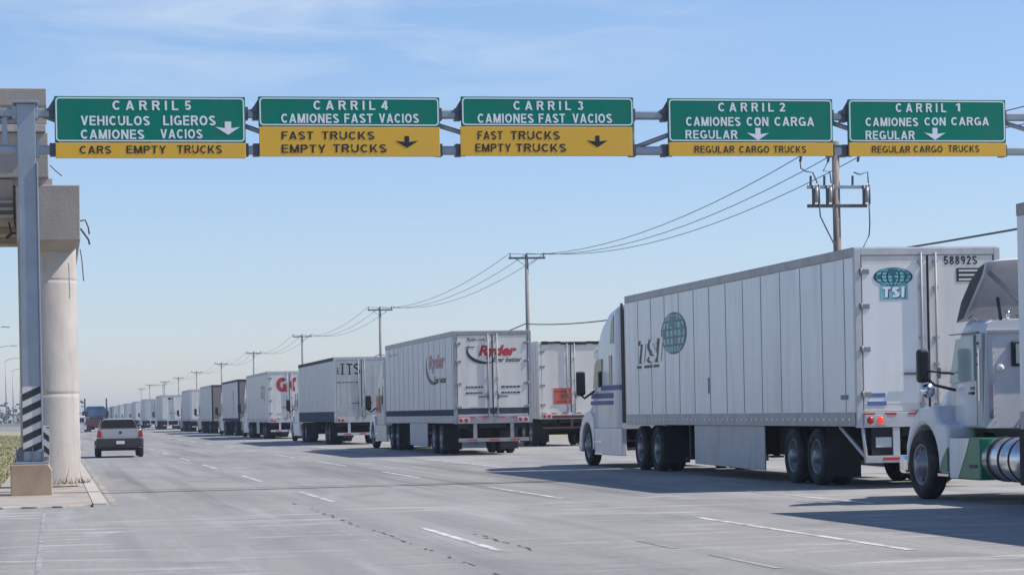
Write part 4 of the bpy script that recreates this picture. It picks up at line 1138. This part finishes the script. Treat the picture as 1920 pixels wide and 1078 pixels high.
q = MB()
for k in range(7):
    x = -1.05 + k * 0.33; q.box(x, x + random.uniform(.12, .26), -0.062, -0.051, 1.45 + random.uniform(0, .12), 1.62 + random.uniform(0, .2))
q.build('door_clutter', 'frame', t3)  # uneven small plates scattered low across the rear doors

# ---- fourth: red outlined letters on white door
t4 = thing('semi_truck', 'white semi truck with big dark red letters on its white rear doors', 'truck', (14.07, 143.5, 0), 0, GROUP)
trailer(t4, 16.2, 4.1, 1.02, 'side_grey', 'door', bogie=(2.6, 3.9), detail=2, skirt=(7.0, 9.0))
sleeper_tractor(t4, 16.9, 'cab_white', detail=1, roof=3.9)
q = MB(); caps(q, 'GQ', (0, -0.040, 0), RX, UZ, -0.80, 0.75, 2.85, 3.72, 0, 0.26, 0.1); q.build('door_lettering', 'red', t4, recalc=False)
q = MB(); q.text('GQ', LO, LX, UZ, -5.0, -2.2, 2.3, 3.3, 0, 0.02)
for i in range(len(q.v)): q.v[i] = (-1.307,) + q.v[i][1:]
q.build('side_lettering', 'red_faded', t4, recalc=False)

# ---- the rest of the queue
def simple(label, X, Y, side, doors, paint, **kw):
    t = thing('semi_truck', label, 'truck', (X + 1.3, Y, 0), 0, GROUP)
    trailer(t, 16.0, kw.pop('H', 4.08), 1.05, side, doors, bogie=(2.6, 3.9), detail=1, **kw)
    sleeper_tractor(t, 16.8, paint, detail=0, roof=3.8)
    return t
t5 = simple('dull grey semi truck with faint side marks, just beyond the red lettered one', 13.05, 171.0, 'side_dim', 'door_dark', 'cab_white', frame_mat='chassis', rail='slate')
q = MB()
for a, z0, z1 in ((-4.9, 2.6, 3.3), (-4.75, 2.2, 2.5), (-4.9, 1.9, 2.1)):
    q.box(-1.307, -1.303, -a - 0.7, -a, z0, z1)
q.build('side_marking', 'ink_grey', t5, recalc=False)
t6 = simple('slate grey semi truck with dark rear, beyond the one with side marks', 13.0, 199.0, 'slate_side' if 'slate_side' in M else 'side_dim', 'door_dark', 'cab_grey', frame_mat='chassis')
t7 = simple('grey semi truck with plain white rear doors, next beyond the slate grey one', 13.0, 230.0, 'side_dim', 'door', 'cab_maroon')
t8 = simple('pale semi truck with a small dark mark high on its bright rear door', 12.65, 284.0, 'side_dim', 'door', 'cab_white', )
q = MB(); q.box(-0.55, -0.05, -0.05, -0.04, 3.55, 3.78); q.build('door_mark', 'ink', t8)
t9 = simple('dull grey semi truck with grey rear doors, ninth in the queue', 12.75, 338.0, 'side_dim', 'side_dim', 'cab_white')
far = [('distant white backed semi truck, tenth in the queue', 12.9, 384, t7), ('distant grey semi truck, eleventh in the queue', 12.8, 428, t9), ('distant white backed semi truck, twelfth in the queue', 12.8, 470, t8)]
for lab, X, Y, src in far:
    c = copy_tree(src); c.location = (X + 1.3, Y, 0); c['label'] = lab
for k in range(9):
    c = copy_tree((t9, t6, t7, t5)[k % 4]); c.location = (14.0 + 0.1 * (k % 3), 512 + 34 * k, 0)
    c['label'] = 'tiny pale semi truck at the vanishing far end of the queue'

# ---- the next lane over: white trailer with an orange red placard on a maroon chassis
tr = thing('semi_truck', 'cream white semi truck with an orange red placard on its door and maroon underframe', 'truck', (20.10, 91.5, 0), 0)
trailer(tr, 16.0, 4.16, 1.10, 'cream', 'cream', rim='rimwhite', bogie=(-0.35 + 2.3, 3.4), frame_mat='cream', rail='cream', seam=0.5, bumper=False)
q = MB(); q.box(-1.18, 1.18, -0.09, -0.055, 0.70, 0.77); q.box(-0.05, 0.05, -0.08, -0.05, 0.775, 1.07); q.box(-1.2, 1.2, -0.085, -0.072, 1.10, 1.22)
q.build('underframe', 'cab_maroon', tr)
q = MB(); q.box(-0.72, 0.02, -0.045, -0.038, 1.66, 2.30); pl_ = q.build('placard', 'orange', tr)
q = MB(); q.box(-0.66, -0.04, -0.049, -0.046, 2.12, 2.20); q.box(-0.42, -0.28, -0.049, -0.046, 1.90, 2.02); q.box(-0.6, -0.1, -0.049, -0.046, 1.74, 1.79); q.build('placard_print', 'orange_dark', pl_)
q = MB()
for x in range(9):
    q.box(-1.17 + x * 0.26, -1.17 + x * 0.26 + 0.259, -0.07 - 0.004 * (x % 2), -0.051, 4.05 - random.uniform(0.0, 0.06), 4.10 + random.uniform(0.0, 0.05))
q.build('torn_roof_edge', 'chassis', tr)
sleeper_tractor(tr, 16.8, 'cab_white', detail=0, roof=3.8)

# ------------------------------------------------------------------ nearest truck: white day cab with a green skirt, trailer running out of frame
td = thing('semi_truck', 'nearest white day cab truck with green side skirt, chrome tank and roof deflector', 'truck', (14.12, 13.8, 0), 0)
trailer(td, 16.3, 4.1, 1.06, 'side', 'door', skirt=(5.4, 10.4))
CX = 0.0
q = MB()
xc = 1.04
q.loft([rrect(18.22, xc, 1.06, 2.60, 0.13, wt=0.98), rrect(19.05, xc, 1.06, 2.64, 0.13, wt=0.97), rrect(19.28, xc, 1.06, 2.52, 0.13, wt=0.95), rrect(19.62, xc, 1.06, 1.86, 0.10, wt=0.98)])
q.build('cab', 'cab_white', td)
for s in (-1, 1):
    q = MB(); a, b = sorted((s * (xc - 0.05), s * (xc + 0.006)))
    q.prism([(18.56, 1.75), (19.52, 1.72), (19.24, 2.36), (18.56, 2.40)], 'x', a, b); q.build('door_window', 'pale_glass', td)
    q = MB(); a, b = sorted((s * (xc - 0.05), s * (xc + 0.004)))
    for (y0, y1, z0, z1) in ((18.46, 18.475, 1.1, 2.45), (18.475, 19.5, 2.43, 2.445), (18.6, 18.72, 1.62, 1.66)):
        q.box(a, b, y0, y1, z0, z1)
    q.build('door_seam', 'seam', td)
    q = MB(); a, b = sorted((s * (xc - 0.02), s * (xc + 0.03))); q.box(a, b, 18.30, 18.34, 1.45, 2.2); q.build('grab_handle', 'chrome', td)
    # tall mirror on a chrome bracket
    q = MB(); q.box(*sorted((s * 1.28, s * 1.47)), 19.66, 19.80, 1.74, 2.24); mm = q.build('mirror', 'black', td, bevel=0.05, seg=3)
    q = MB(); q.tube([(s * 1.04, 19.35, 1.86), (s * 1.36, 19.72, 1.92)], 0.015); q.tube([(s * 1.04, 19.3, 1.62), (s * 1.24, 19.6, 1.70), (s * 1.36, 19.72, 1.84)], 0.022, 8)
    q.build('mirror_arm', 'black', mm)
    q = MB(); q.lathe([(0, 0), (0.0, 0.11), (0.08, 0.10), (0.14, 0.05), (0.15, 0)], (s * 1.30, 19.72, 1.62), 'y', 14); q.build('spot_mirror', 'chrome', mm)
    # fender sweeping over the steer wheel and back to the step
    ys = 20.0
    q = MB(); pr = []
    for k in range(15):
        a = R(2 + 176 * k / 14); pr.append((ys + 0.62 * math.cos(a), RW + 0.60 * math.sin(a)))
    pts = [(ys - 0.62, 0.40), (ys - 1.02, 0.40), (ys - 0.98, 1.10), (ys - 0.62, 1.16), (ys - 0.48, 1.40), (ys + 0.15, 1.36), (ys + 0.55, 1.12), (ys + 0.72, 0.80), (ys + 0.74, RW)] + pr
    a, b = sorted((s * 0.84, s * 1.30)); q.prism(pts, 'x', a, b); q.build('fender', 'cab_white', td, bevel=0.06, seg=3)
    q = MB(); a, b = sorted((s * 1.29, s * 1.305)); q.prism([(ys - 1.01, 0.43), (ys - 0.66, 0.43), (ys - 0.80, 0.62), (ys - 1.0, 0.78)], 'x', a, b); q.build('fender_stripe', 'green', td)
    q = MB(); a, b = sorted((s * 0.9, s * 1.31)); q.box(a, b, ys - 1.04, ys - 0.62, 0.36, 0.398); q.build('fender_strip', 'chrome', td)
    q = MB(); a, b = sorted((s * 0.80, s * 1.285)); q.prism([(17.80, 0.33), (18.94, 0.33), (18.94, 0.93), (17.80, 0.93)], 'x', a, b); sk = q.build('side_skirt', 'green', td, bevel=0.02)
    q = MB(); a, b = sorted((s * 1.286, s * 1.292)); q.prism([(18.62, 0.345), (18.93, 0.345), (18.93, 0.92), (18.17, 0.92), (18.32, 0.70)], 'x', a, b); q.build('skirt_panel', 'cab_white', sk)
    q = MB(); q.box(a, b, 17.9, 18.2, 0.50, 0.55); q.build('step', 'black', sk)
    q = MB(); cx_ = s * 0.98; q.lathe([(0, 0), (0, 0.27), (0.02, 0.31), (1.28, 0.31), (1.33, 0.27), (1.34, 0)], (cx_, 16.45, 0.63), 'y', 28); tk = q.build('fuel_tank', 'alum', td)
    for y in (16.75, 17.12, 17.50):
        q = MB(); q.lathe([(0, 0.312), (0.0, 0.322), (0.04, 0.322), (0.04, 0.312)], (cx_, y, 0.63), 'y', 28); q.build('tank_band', 'chassis', tk)
    wheel(td, s, ys, 'steer', 'rim', 1.36)
    for y in (15.3, 14.0):
        wheel(td, s, y, 'dual', 'rim', 1.28)
    q = MB(); a, b = sorted((s * 0.7, s * 1.29)); q.box(a, b, 16.2, 16.4, 0.30, 1.14); q.build('mud_guard', 'chassis', td, bevel=0.02)
    q = MB(); q.box(*sorted((s * 0.5, s * 0.86)), 21.05, 21.24, 0.9, 1.12); q.build('headlight', 'whitelens', td, bevel=0.04)
q = MB(); q.loft([rrect(19.63, 0.98, 0.9, 1.84, 0.12, wt=0.90), rrect(20.4, 0.93, 0.75, 1.62, 0.16, wt=0.80), rrect(21.0, 0.85, 0.6, 1.40, 0.2, wt=0.70), rrect(21.2, 0.78, 0.62, 1.20, 0.2, wt=0.6)]); q.build('hood', 'cab_white', td)
q = MB(); q.loft([[(-0.84, 19.64, 1.88), (0.84, 19.64, 1.88), (0.82, 19.68, 1.88), (-0.82, 19.68, 1.88)], [(-0.80, 19.30, 2.50), (0.80, 19.30, 2.50), (0.78, 19.34, 2.51), (-0.78, 19.34, 2.51)]], smooth=False); q.build('windshield', 'glass', td)
q = MB(); q.box(-0.62, 0.62, 18.17, 18.216, 1.94, 2.30); wr = q.build('rear_window', 'black', td, bevel=0.02)
q = MB(); q.box(-0.56, 0.56, 18.160, 18.169, 1.98, 2.26); q.build('pane', 'pale_glass', wr)
q = MB(); q.lathe([(-0.05, 0), (-0.04, 0.045), (0.0, 0.06)], (-0.78, 18.215, 1.92), 'y', 16); q.build('work_light', 'whitelens', td)
q = MB(); q.box(-0.98, 0.98, 18.19, 18.216, 2.42, 2.46); q.build('roof_gutter', 'cab_grey', td)
for s in (-1, 1):
    q = MB(); a, b = sorted((s * (xc - 0.06), s * (xc + 0.003))); q.box(a, b, 18.25, 18.45, 1.10, 2.42); q.build('pillar_panel', 'cab_grey', td)
    q = MB(); a, b = sorted((s * 0.90, s * 0.965)); q.box(a, b, 18.20, 18.218, 1.2, 2.40); q.build('corner_trim', 'chrome', td)
    q = MB()
    for k in range(12):
        q.cyl((s * 0.86, 18.222, 1.15 + k * 0.1), (s * 0.86, 18.212, 1.15 + k * 0.1), 0.008, n=6)
    q.build('rivet_row', 'cab_grey', td)
    q = MB(); a, b = sorted((s * (xc - 0.05), s * (xc + 0.012)))
    for (y, z) in ((18.40, 2.28), (18.40, 2.12), (18.40, 1.98)):
        q.box(a, b, y - 0.025, y + 0.025, z - 0.02, z + 0.02)
    q.build('cab_vent', 'black', td)
    q = MB(); a, b = sorted((s * (xc - 0.05), s * (xc + 0.022))); q.box(a, b, 18.60, 18.74, 1.55, 1.585); q.build('door_handle', 'black', td)
    q = MB(); q.tube([(s * 0.95, 18.6, 2.62), (s * 0.96, 18.75, 2.70), (s * 0.95, 18.95, 2.66)], 0.012); q.build('roof_rail', 'chrome', td)
q = MB(); q.tube([(-0.3, 18.2, 1.4), (-0.32, 17.6, 1.25), (-0.25, 17.0, 1.35), (-0.3, 16.35, 1.7)], 0.022); q.build('air_hose', 'cab_red', td)
q = MB(); q.tube([(-0.15, 18.2, 1.4), (-0.2, 17.6, 1.18), (-0.12, 17.0, 1.28), (-0.15, 16.35, 1.7)], 0.022); q.build('air_hose', 'cab_blue', td)
# roof deflector: a hollow shell open to the rear
q = MB()
def shell(sc_, dy):
    # front slope from low front to high back, curved sides
    rows = []
    for (y, z, w) in ((19.30, 2.66, 0.98), (19.05, 2.95, 1.0), (18.70, 3.25, 0.99), (18.40, 3.42, 0.97), (18.25, 3.46, 0.95)):
        rows.append((y, z, w))
    return rows
rows = shell(1, 0)
v = []; fcs = []
for (y, z, w) in rows:
    for k in range(9):
        u = -1 + k / 4
        v.append((u * w, y - 0.03 * u * u, z - 0.05 * u ** 4))
for j in range(len(rows) - 1):
    for k in range(8):
        fcs.append((j * 9 + k, j * 9 + k + 1, (j + 1) * 9 + k + 1, (j + 1) * 9 + k))
q.add(v, fcs, 0, True)
for s, c in ((-1, 0), (1, 8)):       # side cheeks closing down to the roof line
    ring = [v[j * 9 + c] for j in range(len(rows))] + [(s * 0.98, 18.25, 3.25), (s * 1.0, 18.95, 2.66)]
    q.add(ring, [list(range(len(ring)))], 0)
df = q.build('roof_deflector', ['cab_white', mat('deflector_inside', (0.065, 0.065, 0.07), 0.7, 0, 0.15)], td, recalc=False)
md = df.modifiers.new('thick', 'SOLIDIFY'); md.thickness = 0.035; md.offset = -1; md.material_offset = 1
for s in (-1, 1):
    q = MB(); q.tube([(s * 0.85, 18.40, 3.30), (s * 0.2, 18.5, 2.75)], 0.035); q.build('deflector_stay', 'insul', td)
    q = MB(); q.tube([(s * 0.6, 18.6, 2.62), (s * 0.6, 18.7, 2.95)], 0.025); q.build('deflector_stay', 'galv_dark', td)
q = MB(); q.cyl((-0.62, 18.3, 2.62), (-0.62, 18.3, 2.74), 0.03, n=8); q.box(-0.4, 0.4, 18.25, 18.5, 2.63, 2.69); q.build('roof_horn', 'chrome', td)
q = MB()
for s in (-1, 1):
    q.box(s * 0.43 - 0.05, s * 0.43 + 0.05, 13.0, 21.0, 0.66, 0.98)
q.box(-0.5, 0.5, 14.2, 15.3, 0.985, 1.05); q.box(-0.9, 0.9, 16.0, 18.2, 0.94, 1.055); q.build('tractor_frame', 'chassis', td)
q = MB(); q.box(-1.2, 1.2, 21.05, 21.32, 0.36, 0.62); q.build('front_bumper', 'chrome', td, bevel=0.05)
for y in (15.3, 14.0, 20.0): axle(td, y)

# ------------------------------------------------------------------ silver pickup in the left lane
pk = thing('pickup_truck', 'small silver pickup driving away in the lane beside the concrete column', 'pickup', (2.39, 88.4, 0), 0)
q = MB()
def psec(y, w, z0, z1, r, wt): return rrect(y, w, z0, z1, r, wt=wt)
q.loft([psec(0.0, 0.80, 0.44, 1.04, 0.07, 0.76), psec(0.12, 0.84, 0.36, 1.07, 0.07, 0.79), psec(1.0, 0.86, 0.34, 1.08, 0.08, 0.79), psec(2.9, 0.86, 0.30, 1.02, 0.09, 0.78), psec(3.9, 0.84, 0.30, 0.94, 0.12, 0.72), psec(4.35, 0.74, 0.34, 0.74, 0.14, 0.6)])
body = q.build('body', 'silver', pk)
q = MB(); q.loft([psec(1.75, 0.74, 1.0, 1.38, 0.09, 0.60), psec(1.92, 0.745, 1.0, 1.45, 0.12, 0.57), psec(2.6, 0.745, 1.0, 1.45, 0.12, 0.57), psec(3.35, 0.74, 0.96, 1.02, 0.02, 0.68)]); q.build('cabin', 'silver', pk)
q = MB(); q.prism([(-0.69, 1.02), (0.69, 1.02), (0.58, 1.36), (0.50, 1.40), (-0.50, 1.40), (-0.58, 1.36)], 'y', 1.70, 1.752); q.build('rear_window', 'glass', pk, bevel=0.01)
for s in (-1, 1):
    q = MB(); q.loft([[(s * 0.69, 1.95, 1.08), (s * 0.69, 3.1, 1.05), (s * 0.61, 2.65, 1.36), (s * 0.60, 2.0, 1.38)], [(s * 0.735, 1.95, 1.08), (s * 0.735, 3.1, 1.05), (s * 0.65, 2.65, 1.36), (s * 0.64, 2.0, 1.38)]], smooth=False); q.build('side_window', 'glass', pk)
    q = MB(); q.prism([(s * 0.845, 0.76), (s * 0.66, 0.76), (s * 0.70, 1.0), (s * 0.80, 1.02)], 'y', -0.03, 0.16); q.build('tail_light', 'redlens', pk, bevel=0.015)
    q = MB(); q.box(*sorted((s * 0.86, s * 1.02)), 2.55, 2.64, 1.04, 1.17); q.build('mirror', 'black', pk, bevel=0.02)
    for y in (0.85, 3.45):
        w_ = MB(); a = s * 0.87
        pr = [(x_ * -s, r_) for x_, r_ in tyre_prof(0.20, 0.315, 0, 0.6)]
        w_.lathe(pr, (a, y, 0.315), 'x', 24); wh = w_.build('wheel', 'rubber', pk)
        w_ = MB(); w_.lathe([(-s * .03, .19), (-s * .02, .17), (-s * .05, .10), (-s * .03, 0)], (a, y, 0.315), 'x', 20); w_.build('rim', 'rim', wh)
for s in (-1, 1):
    q = MB(); a, b = sorted((s * 0.72, s * 0.80)); q.box(a, b, 0.02, 1.72, 1.07, 1.105); q.build('bed_rail', 'silver', pk, bevel=0.012)
q = MB(); q.box(-0.71, 0.71, 0.05, 1.70, 1.055, 1.075); q.build('bed_floor', 'chassis', pk)
q = MB(); q.prism([(-0.62, 0.70), (0.62, 0.70), (0.66, 1.0), (0.66, 1.045), (-0.66, 1.045), (-0.66, 1.0)], 'y', -0.025, 0.02); tg = q.build('tailgate', 'silver', pk, bevel=0.012)
q = MB(); q.lathe([(-0.01, 0), (-0.01, 0.05), (0, 0.055)], (0.02, -0.026, 0.93), 'y', 16); q.build('badge', 'ink', tg)
q = MB(); q.loft([psec(-0.10, 0.78, 0.42, 0.70, 0.05, 0.78), psec(0.10, 0.86, 0.38, 0.72, 0.05, 0.86), psec(0.3, 0.868, 0.36, 0.70, 0.05, 0.865)]); q.build('rear_bumper', mat('dark_bumper', (0.035, 0.035, 0.04), 0.6, 0, 0.1), pk)
q = MB(); q.box(-0.14, 0.16, -0.115, -0.102, 0.50, 0.62); q.build('licence_plate', 'whitelens', pk)
q = MB(); q.box(-0.7, 0.7, 0.1, 3.9, 0.26, 0.38); q.build('underbody', 'chassis', pk)

# ------------------------------------------------------------------ bobtail tractor far ahead, and a white van beside it
bt = thing('bobtail_tractor', 'dark blue and maroon tractor without trailer and with two upright exhaust stacks', 'truck', (4.66, 266.0, 0), 0)
q = MB(); q.loft([rrect(3.2, 1.12, 1.0, 2.80, 0.22, wt=1.04), rrect(4.9, 1.14, 1.0, 2.86, 0.22, wt=1.04), rrect(5.5, 1.12, 1.0, 1.95, 0.15, wt=1.05)]); q.build('cab', 'cab_blue', bt)
q = MB(); q.box(-0.92, 0.92, 3.14, 3.19, 1.72, 2.48); q.build('rear_window', 'blue_glass', bt, bevel=0.03)
q = MB(); q.box(-1.16, 1.16, 3.05, 3.13, 1.50, 1.64); q.build('deck_rail', 'frame', bt)
q = MB(); q.box(-1.18, 1.18, 0.0, 3.0, 0.62, 1.46); q.build('rear_deck', 'cab_maroon', bt, bevel=0.05)
q = MB(); q.loft([rrect(5.51, 1.0, 0.8, 1.85, 0.15, wt=0.9), rrect(6.9, 0.9, 0.7, 1.5, 0.2, wt=0.7)]); q.build('hood', 'cab_blue', bt)
q = MB(); q.box(-0.7, 0.7, 1.0, 2.3, 1.47, 1.62); q.build('fifth_wheel', 'chassis', bt)
for s in (-1, 1):
    q = MB(); q.cyl((s * 1.19, 3.0, 1.0), (s * 1.19, 3.0, 3.72), 0.085, n=12); q.build('exhaust_stack', 'chassis', bt)
    q = MB(); q.box(*sorted((s * 1.3, s * 1.48)), 5.2, 5.3, 1.7, 2.3); q.build('mirror', 'black', bt)
    for y, kd in ((0.6, 'dual'), (1.9, 'dual'), (6.1, 'steer')): wheel(bt, s, y, kd, 'rim', 1.2)
    q = MB(); a, b = sorted((s * 1.2, s * 0.6)); q.box(a, b, -0.1, -0.08, 0.15, 0.75); q.build('mud_flap', 'flap', bt)
for y in (0.6, 1.9, 6.1): axle(bt, y)
vn = thing('van', 'white van half hidden behind the concrete column far ahead', 'van', (2.55, 262.0, 0), 0)
q = MB(); q.loft([rrect(0, 0.92, 0.35, 1.72, 0.12, wt=0.82), rrect(0.3, 0.95, 0.30, 1.78, 0.14, wt=0.84), rrect(3.3, 0.95, 0.30, 1.78, 0.14, wt=0.84), rrect(3.9, 0.95, 0.30, 1.15, 0.1, wt=0.9), rrect(4.7, 0.85, 0.32, 0.9, 0.1, wt=0.7)]); q.build('body', 'cab_white', vn)
q = MB(); q.box(-0.72, 0.72, -0.03, 0.06, 1.1, 1.55); q.build('rear_window', 'glass', vn)
for s in (-1, 1):
    q = MB(); q.box(*sorted((s * 0.93, s * 0.78)), -0.03, 0.05, 0.8, 1.15); q.build('tail_light', 'redlens', vn)
    for y in (0.8, 3.7):
        w_ = MB(); w_.lathe([(x_ * -s, r_) for x_, r_ in tyre_prof(0.2, 0.32, 0, 0.6)], (s * 0.96, y, 0.32), 'x', 20); w_.build('wheel', 'rubber', vn)

# ------------------------------------------------------------------ power line on the right
POLES = [(28.3, 82.9), (28.8, 143.1), (29.3, 213.6), (29.5, 284.2), (29.7, 357.0), (29.7, 426.5), (29.9, 505), (29.6, 573), (29.0, 632), (27.4, 690), (28.0, 775)]
PG = 'power poles along the right of the road'
def crossarm(t, z, x0, x1, m='galv_dark', y=-0.14):
    q = MB(); q.box(x0, x1, y - 0.05, y + 0.05, z - 0.06, z + 0.06); q.build('crossarm', m, t, bevel=0.01)
def insulator(t, x, z, y=-0.14, h=0.2):
    q = MB(); q.lathe([(0, 0.03), (0.04, 0.055), (0.06, 0.03), (0.10, 0.055), (0.12, 0.03), (h, 0.045), (h + 0.01, 0)], (x, y, z), 'z', 10); q.build('insulator', 'galv_dark', t)
np_ = thing('power_pole', 'nearest power pole with double crossarms and fuse switches behind the truck queue', 'utility pole', (28.3, 82.9, 0), 0, PG)
q = MB(); q.cyl((0, 0, -0.06), (0, 0, 11.05), 0.17, 0.135, n=14); q.build('pole', 'pole', np_)
crossarm(np_, 10.85, -1.3, 1.3); crossarm(np_, 9.37, -1.16, 1.16, 'galv'); crossarm(np_, 8.68, -1.16, 1.12)
for x in (-1.2, -0.35, 0.85):
    insulator(np_, x, 10.91)
for i, x in enumerate((-0.95, -0.42, 0.98)):
    q = MB(); q.cyl((x, -0.22, 8.74), (x, -0.22, 9.42), 0.055, n=10); q.cyl((x + 0.11, -0.24, 8.80), (x + 0.11, -0.24, 9.36), 0.075, n=10, mi=1); q.cyl((x + 0.21, -0.24, 8.74), (x + 0.21, -0.24, 9.46), 0.04, n=8)
    q.build('fuse_switch', ['galv_dark', 'insul'], np_)
for x in (-1.02, -0.5, 0.58):
    q = MB(); q.cyl((x, -0.14, 9.43), (x + 0.01, -0.14, 9.78), 0.045, n=8); q.build('arrester', 'galv_dark', np_)
for x in (-1.42, -0.36, 0.78):
    q = MB(); q.cyl((x, -0.2, 10.30), (x + 0.1, -0.1, 10.62), 0.05, n=8); q.build('insulator', 'galv_dark', np_)
for pts in ([(-1.42, -0.2, 10.3), (-1.40, -0.2, 10.05), (-1.2, -0.2, 9.93), (-0.95, -0.2, 9.9), (-0.78, -0.2, 9.5)], [(-0.36, -0.2, 10.3), (-0.55, -0.2, 9.95), (-0.3, -0.2, 9.93), (-0.25, -0.2, 9.5)],
            [(0.62, -0.2, 9.9), (0.85, -0.2, 9.82), (1.15, -0.2, 9.92), (1.17, -0.2, 9.5)], [(-0.74, -0.24, 8.74), (-0.70, -0.22, 8.3), (-0.4, -0.2, 7.7), (-0.14, -0.18, 7.2), (-0.12, -0.18, 4)],
            [(-0.22, -0.24, 8.74), (-0.18, -0.22, 8.2), (-0.13, -0.19, 7.4)], [(1.17, -0.24, 8.74), (1.19, -0.22, 8.0), (1.16, -0.2, 7.6), (0.9, -0.2, 7.1), (0.2, -0.18, 6.6)]):
    q = MB(); q.tube(pts, 0.025, 6); q.build('drop_cable', 'wire', np_)
pp0 = thing('power_pole', 'power pole rising between the two white trailers', 'utility pole', (28.8, 143.1, 0), 0, PG)
q = MB(); q.cyl((0, 0, -0.06), (0, 0, 11.0), 0.16, 0.11, n=12); q.build('pole', 'pole_far', pp0)
crossarm(pp0, 10.8, -1.15, 1.15)
for x in (-1.05, 0.0, 1.05): insulator(pp0, x, 10.86, h=0.25)
q = MB(); q.tube([(-0.7, -0.12, 10.75), (0, -0.15, 10.25), (0.7, -0.12, 10.75)], 0.02); q.build('arm_brace', 'galv_dark', pp0)
PL = ['power pole behind the steel doored grey truck', 'power pole above the truck with ribbed steel doors, third of the line', 'power pole above the red lettered truck', 'fifth power pole along the queue, above a dull grey trailer',
      'sixth power pole along the line, shorter in the distance', 'seventh power pole of the receding line', 'eighth power pole of the receding line', 'ninth power pole of the receding line, with a wide arm', 'farthest power pole near the vanishing point']
for i, (x, y) in enumerate(POLES[2:]):
    c = copy_tree(pp0); c.location = (x, y, 0); c['label'] = PL[i]
c = thing('power_pole', 'faint second far pole frame beside the ninth pole', 'utility pole', (31.2, 690, 0), 0, PG)
q = MB(); q.cyl((0, 0, -0.06), (0, 0, 11.0), 0.16, 0.12, n=8); q.build('pole', 'pole_far', c); crossarm(c, 10.85, -3.6, 1.2)

def catenary(pts, sag, n=14):
    out = []
    for (a, b, s) in zip(pts[:-1], pts[1:], sag):
        a, b = Vector(a), Vector(b)
        for k in range(n + (b is pts[-1])):
            u = k / n; p_ = a.lerp(b, u); p_.z -= 4 * s * u * (1 - u); out.append(p_)
    out.append(Vector(pts[-1])); return out
for x, lab in ((-1.1, 'thin power wire on the road side tips of the crossarms'), (0.0, 'thin power wire over the middle of the crossarms'), (1.1, 'thin power wire on the outer tips of the crossarms')):
    pts = [(28.0 + x, 12, 10.9)] + [(px + (x if i else x * 1.05), py - 0.14, 11.08 - (0.45 if i == 0 else 0)) for i, (px, py) in enumerate(POLES)]
    q = MB(); q.tube(catenary(pts, [1.2] + [1.15] * 12), 0.017, 5)
    tag(q.build('power_wire', 'wire'), lab, 'wire', 'wires of the power line')
pts = [(28.1, 8, 7.4)] + [(px - 0.2, py - 0.17, 6.75) for px, py in POLES[:6]]
q = MB(); q.tube(catenary(pts, [0.55] + [0.75] * 8), 0.035, 6)
tag(q.build('telecom_cable', 'wire'), 'thick dark cable low on the poles, passing just above the trailer roofs', 'cable')

# ------------------------------------------------------------------ street lamps along the left
LGp = 'street lamps along the left verge'
l0 = thing('street_lamp', 'grey street lamp with one arm over the verge, nearest of the row at left edge', 'street lamp', (-6.4, 169, 0), 0, LGp)
q = MB(); q.cyl((0, 0, -0.06), (0, 0, 9.7), 0.11, 0.06, n=10); q.build('pole', 'lamp', l0)
q = MB(); q.tube([(0, 0, 9.6), (0.4, 0, 9.9), (1.2, 0, 10.05), (2.2, 0, 10.1)], 0.04, 6); q.build('arm', 'lamp', l0)
q = MB(); q.loft([[(1.9, -0.1, 10.06), (1.9, 0.1, 10.06), (1.9, 0.1, 10.16), (1.9, -0.1, 10.16)], [(2.6, -0.14, 10.03), (2.6, 0.14, 10.03), (2.6, 0.1, 10.13), (2.6, -0.1, 10.13)]], smooth=False); q.build('lamp_head', 'lamp', l0)
for i, y in enumerate((224, 281, 336, 404, 475, 567, 650)):
    c = copy_tree(l0); c.location = (-6.4 - 0.15 * (i % 2), y, 0)
    c['label'] = ('second street lamp of the row at the left edge', 'third street lamp of the row at the left edge', 'street lamp seen just left of the striped post', 'fifth street lamp, closer to the striped post', 'sixth street lamp, small beside the striped post', 'seventh street lamp, tiny near the tree line', 'farthest street lamp above the tree line')[i]

# ------------------------------------------------------------------ air
hz = MB(); hz.box(-3200, 3200, -120, 3400, -1.2, 13.5)
hm = bpy.data.materials.new('haze_air'); hm.use_nodes = True
hn = hm.node_tree.nodes; hn.clear()
ho = hn.new('ShaderNodeOutputMaterial'); pv = hn.new('ShaderNodeVolumePrincipled')
pv.inputs['Color'].default_value = (0.70, 0.82, 1.0, 1); pv.inputs['Density'].default_value = 0.00034; pv.inputs['Anisotropy'].default_value = 0.2
hm.node_tree.links.new(pv.outputs['Volume'], ho.inputs['Volume'])
tag(hz.build('haze', hm), kind='stuff')
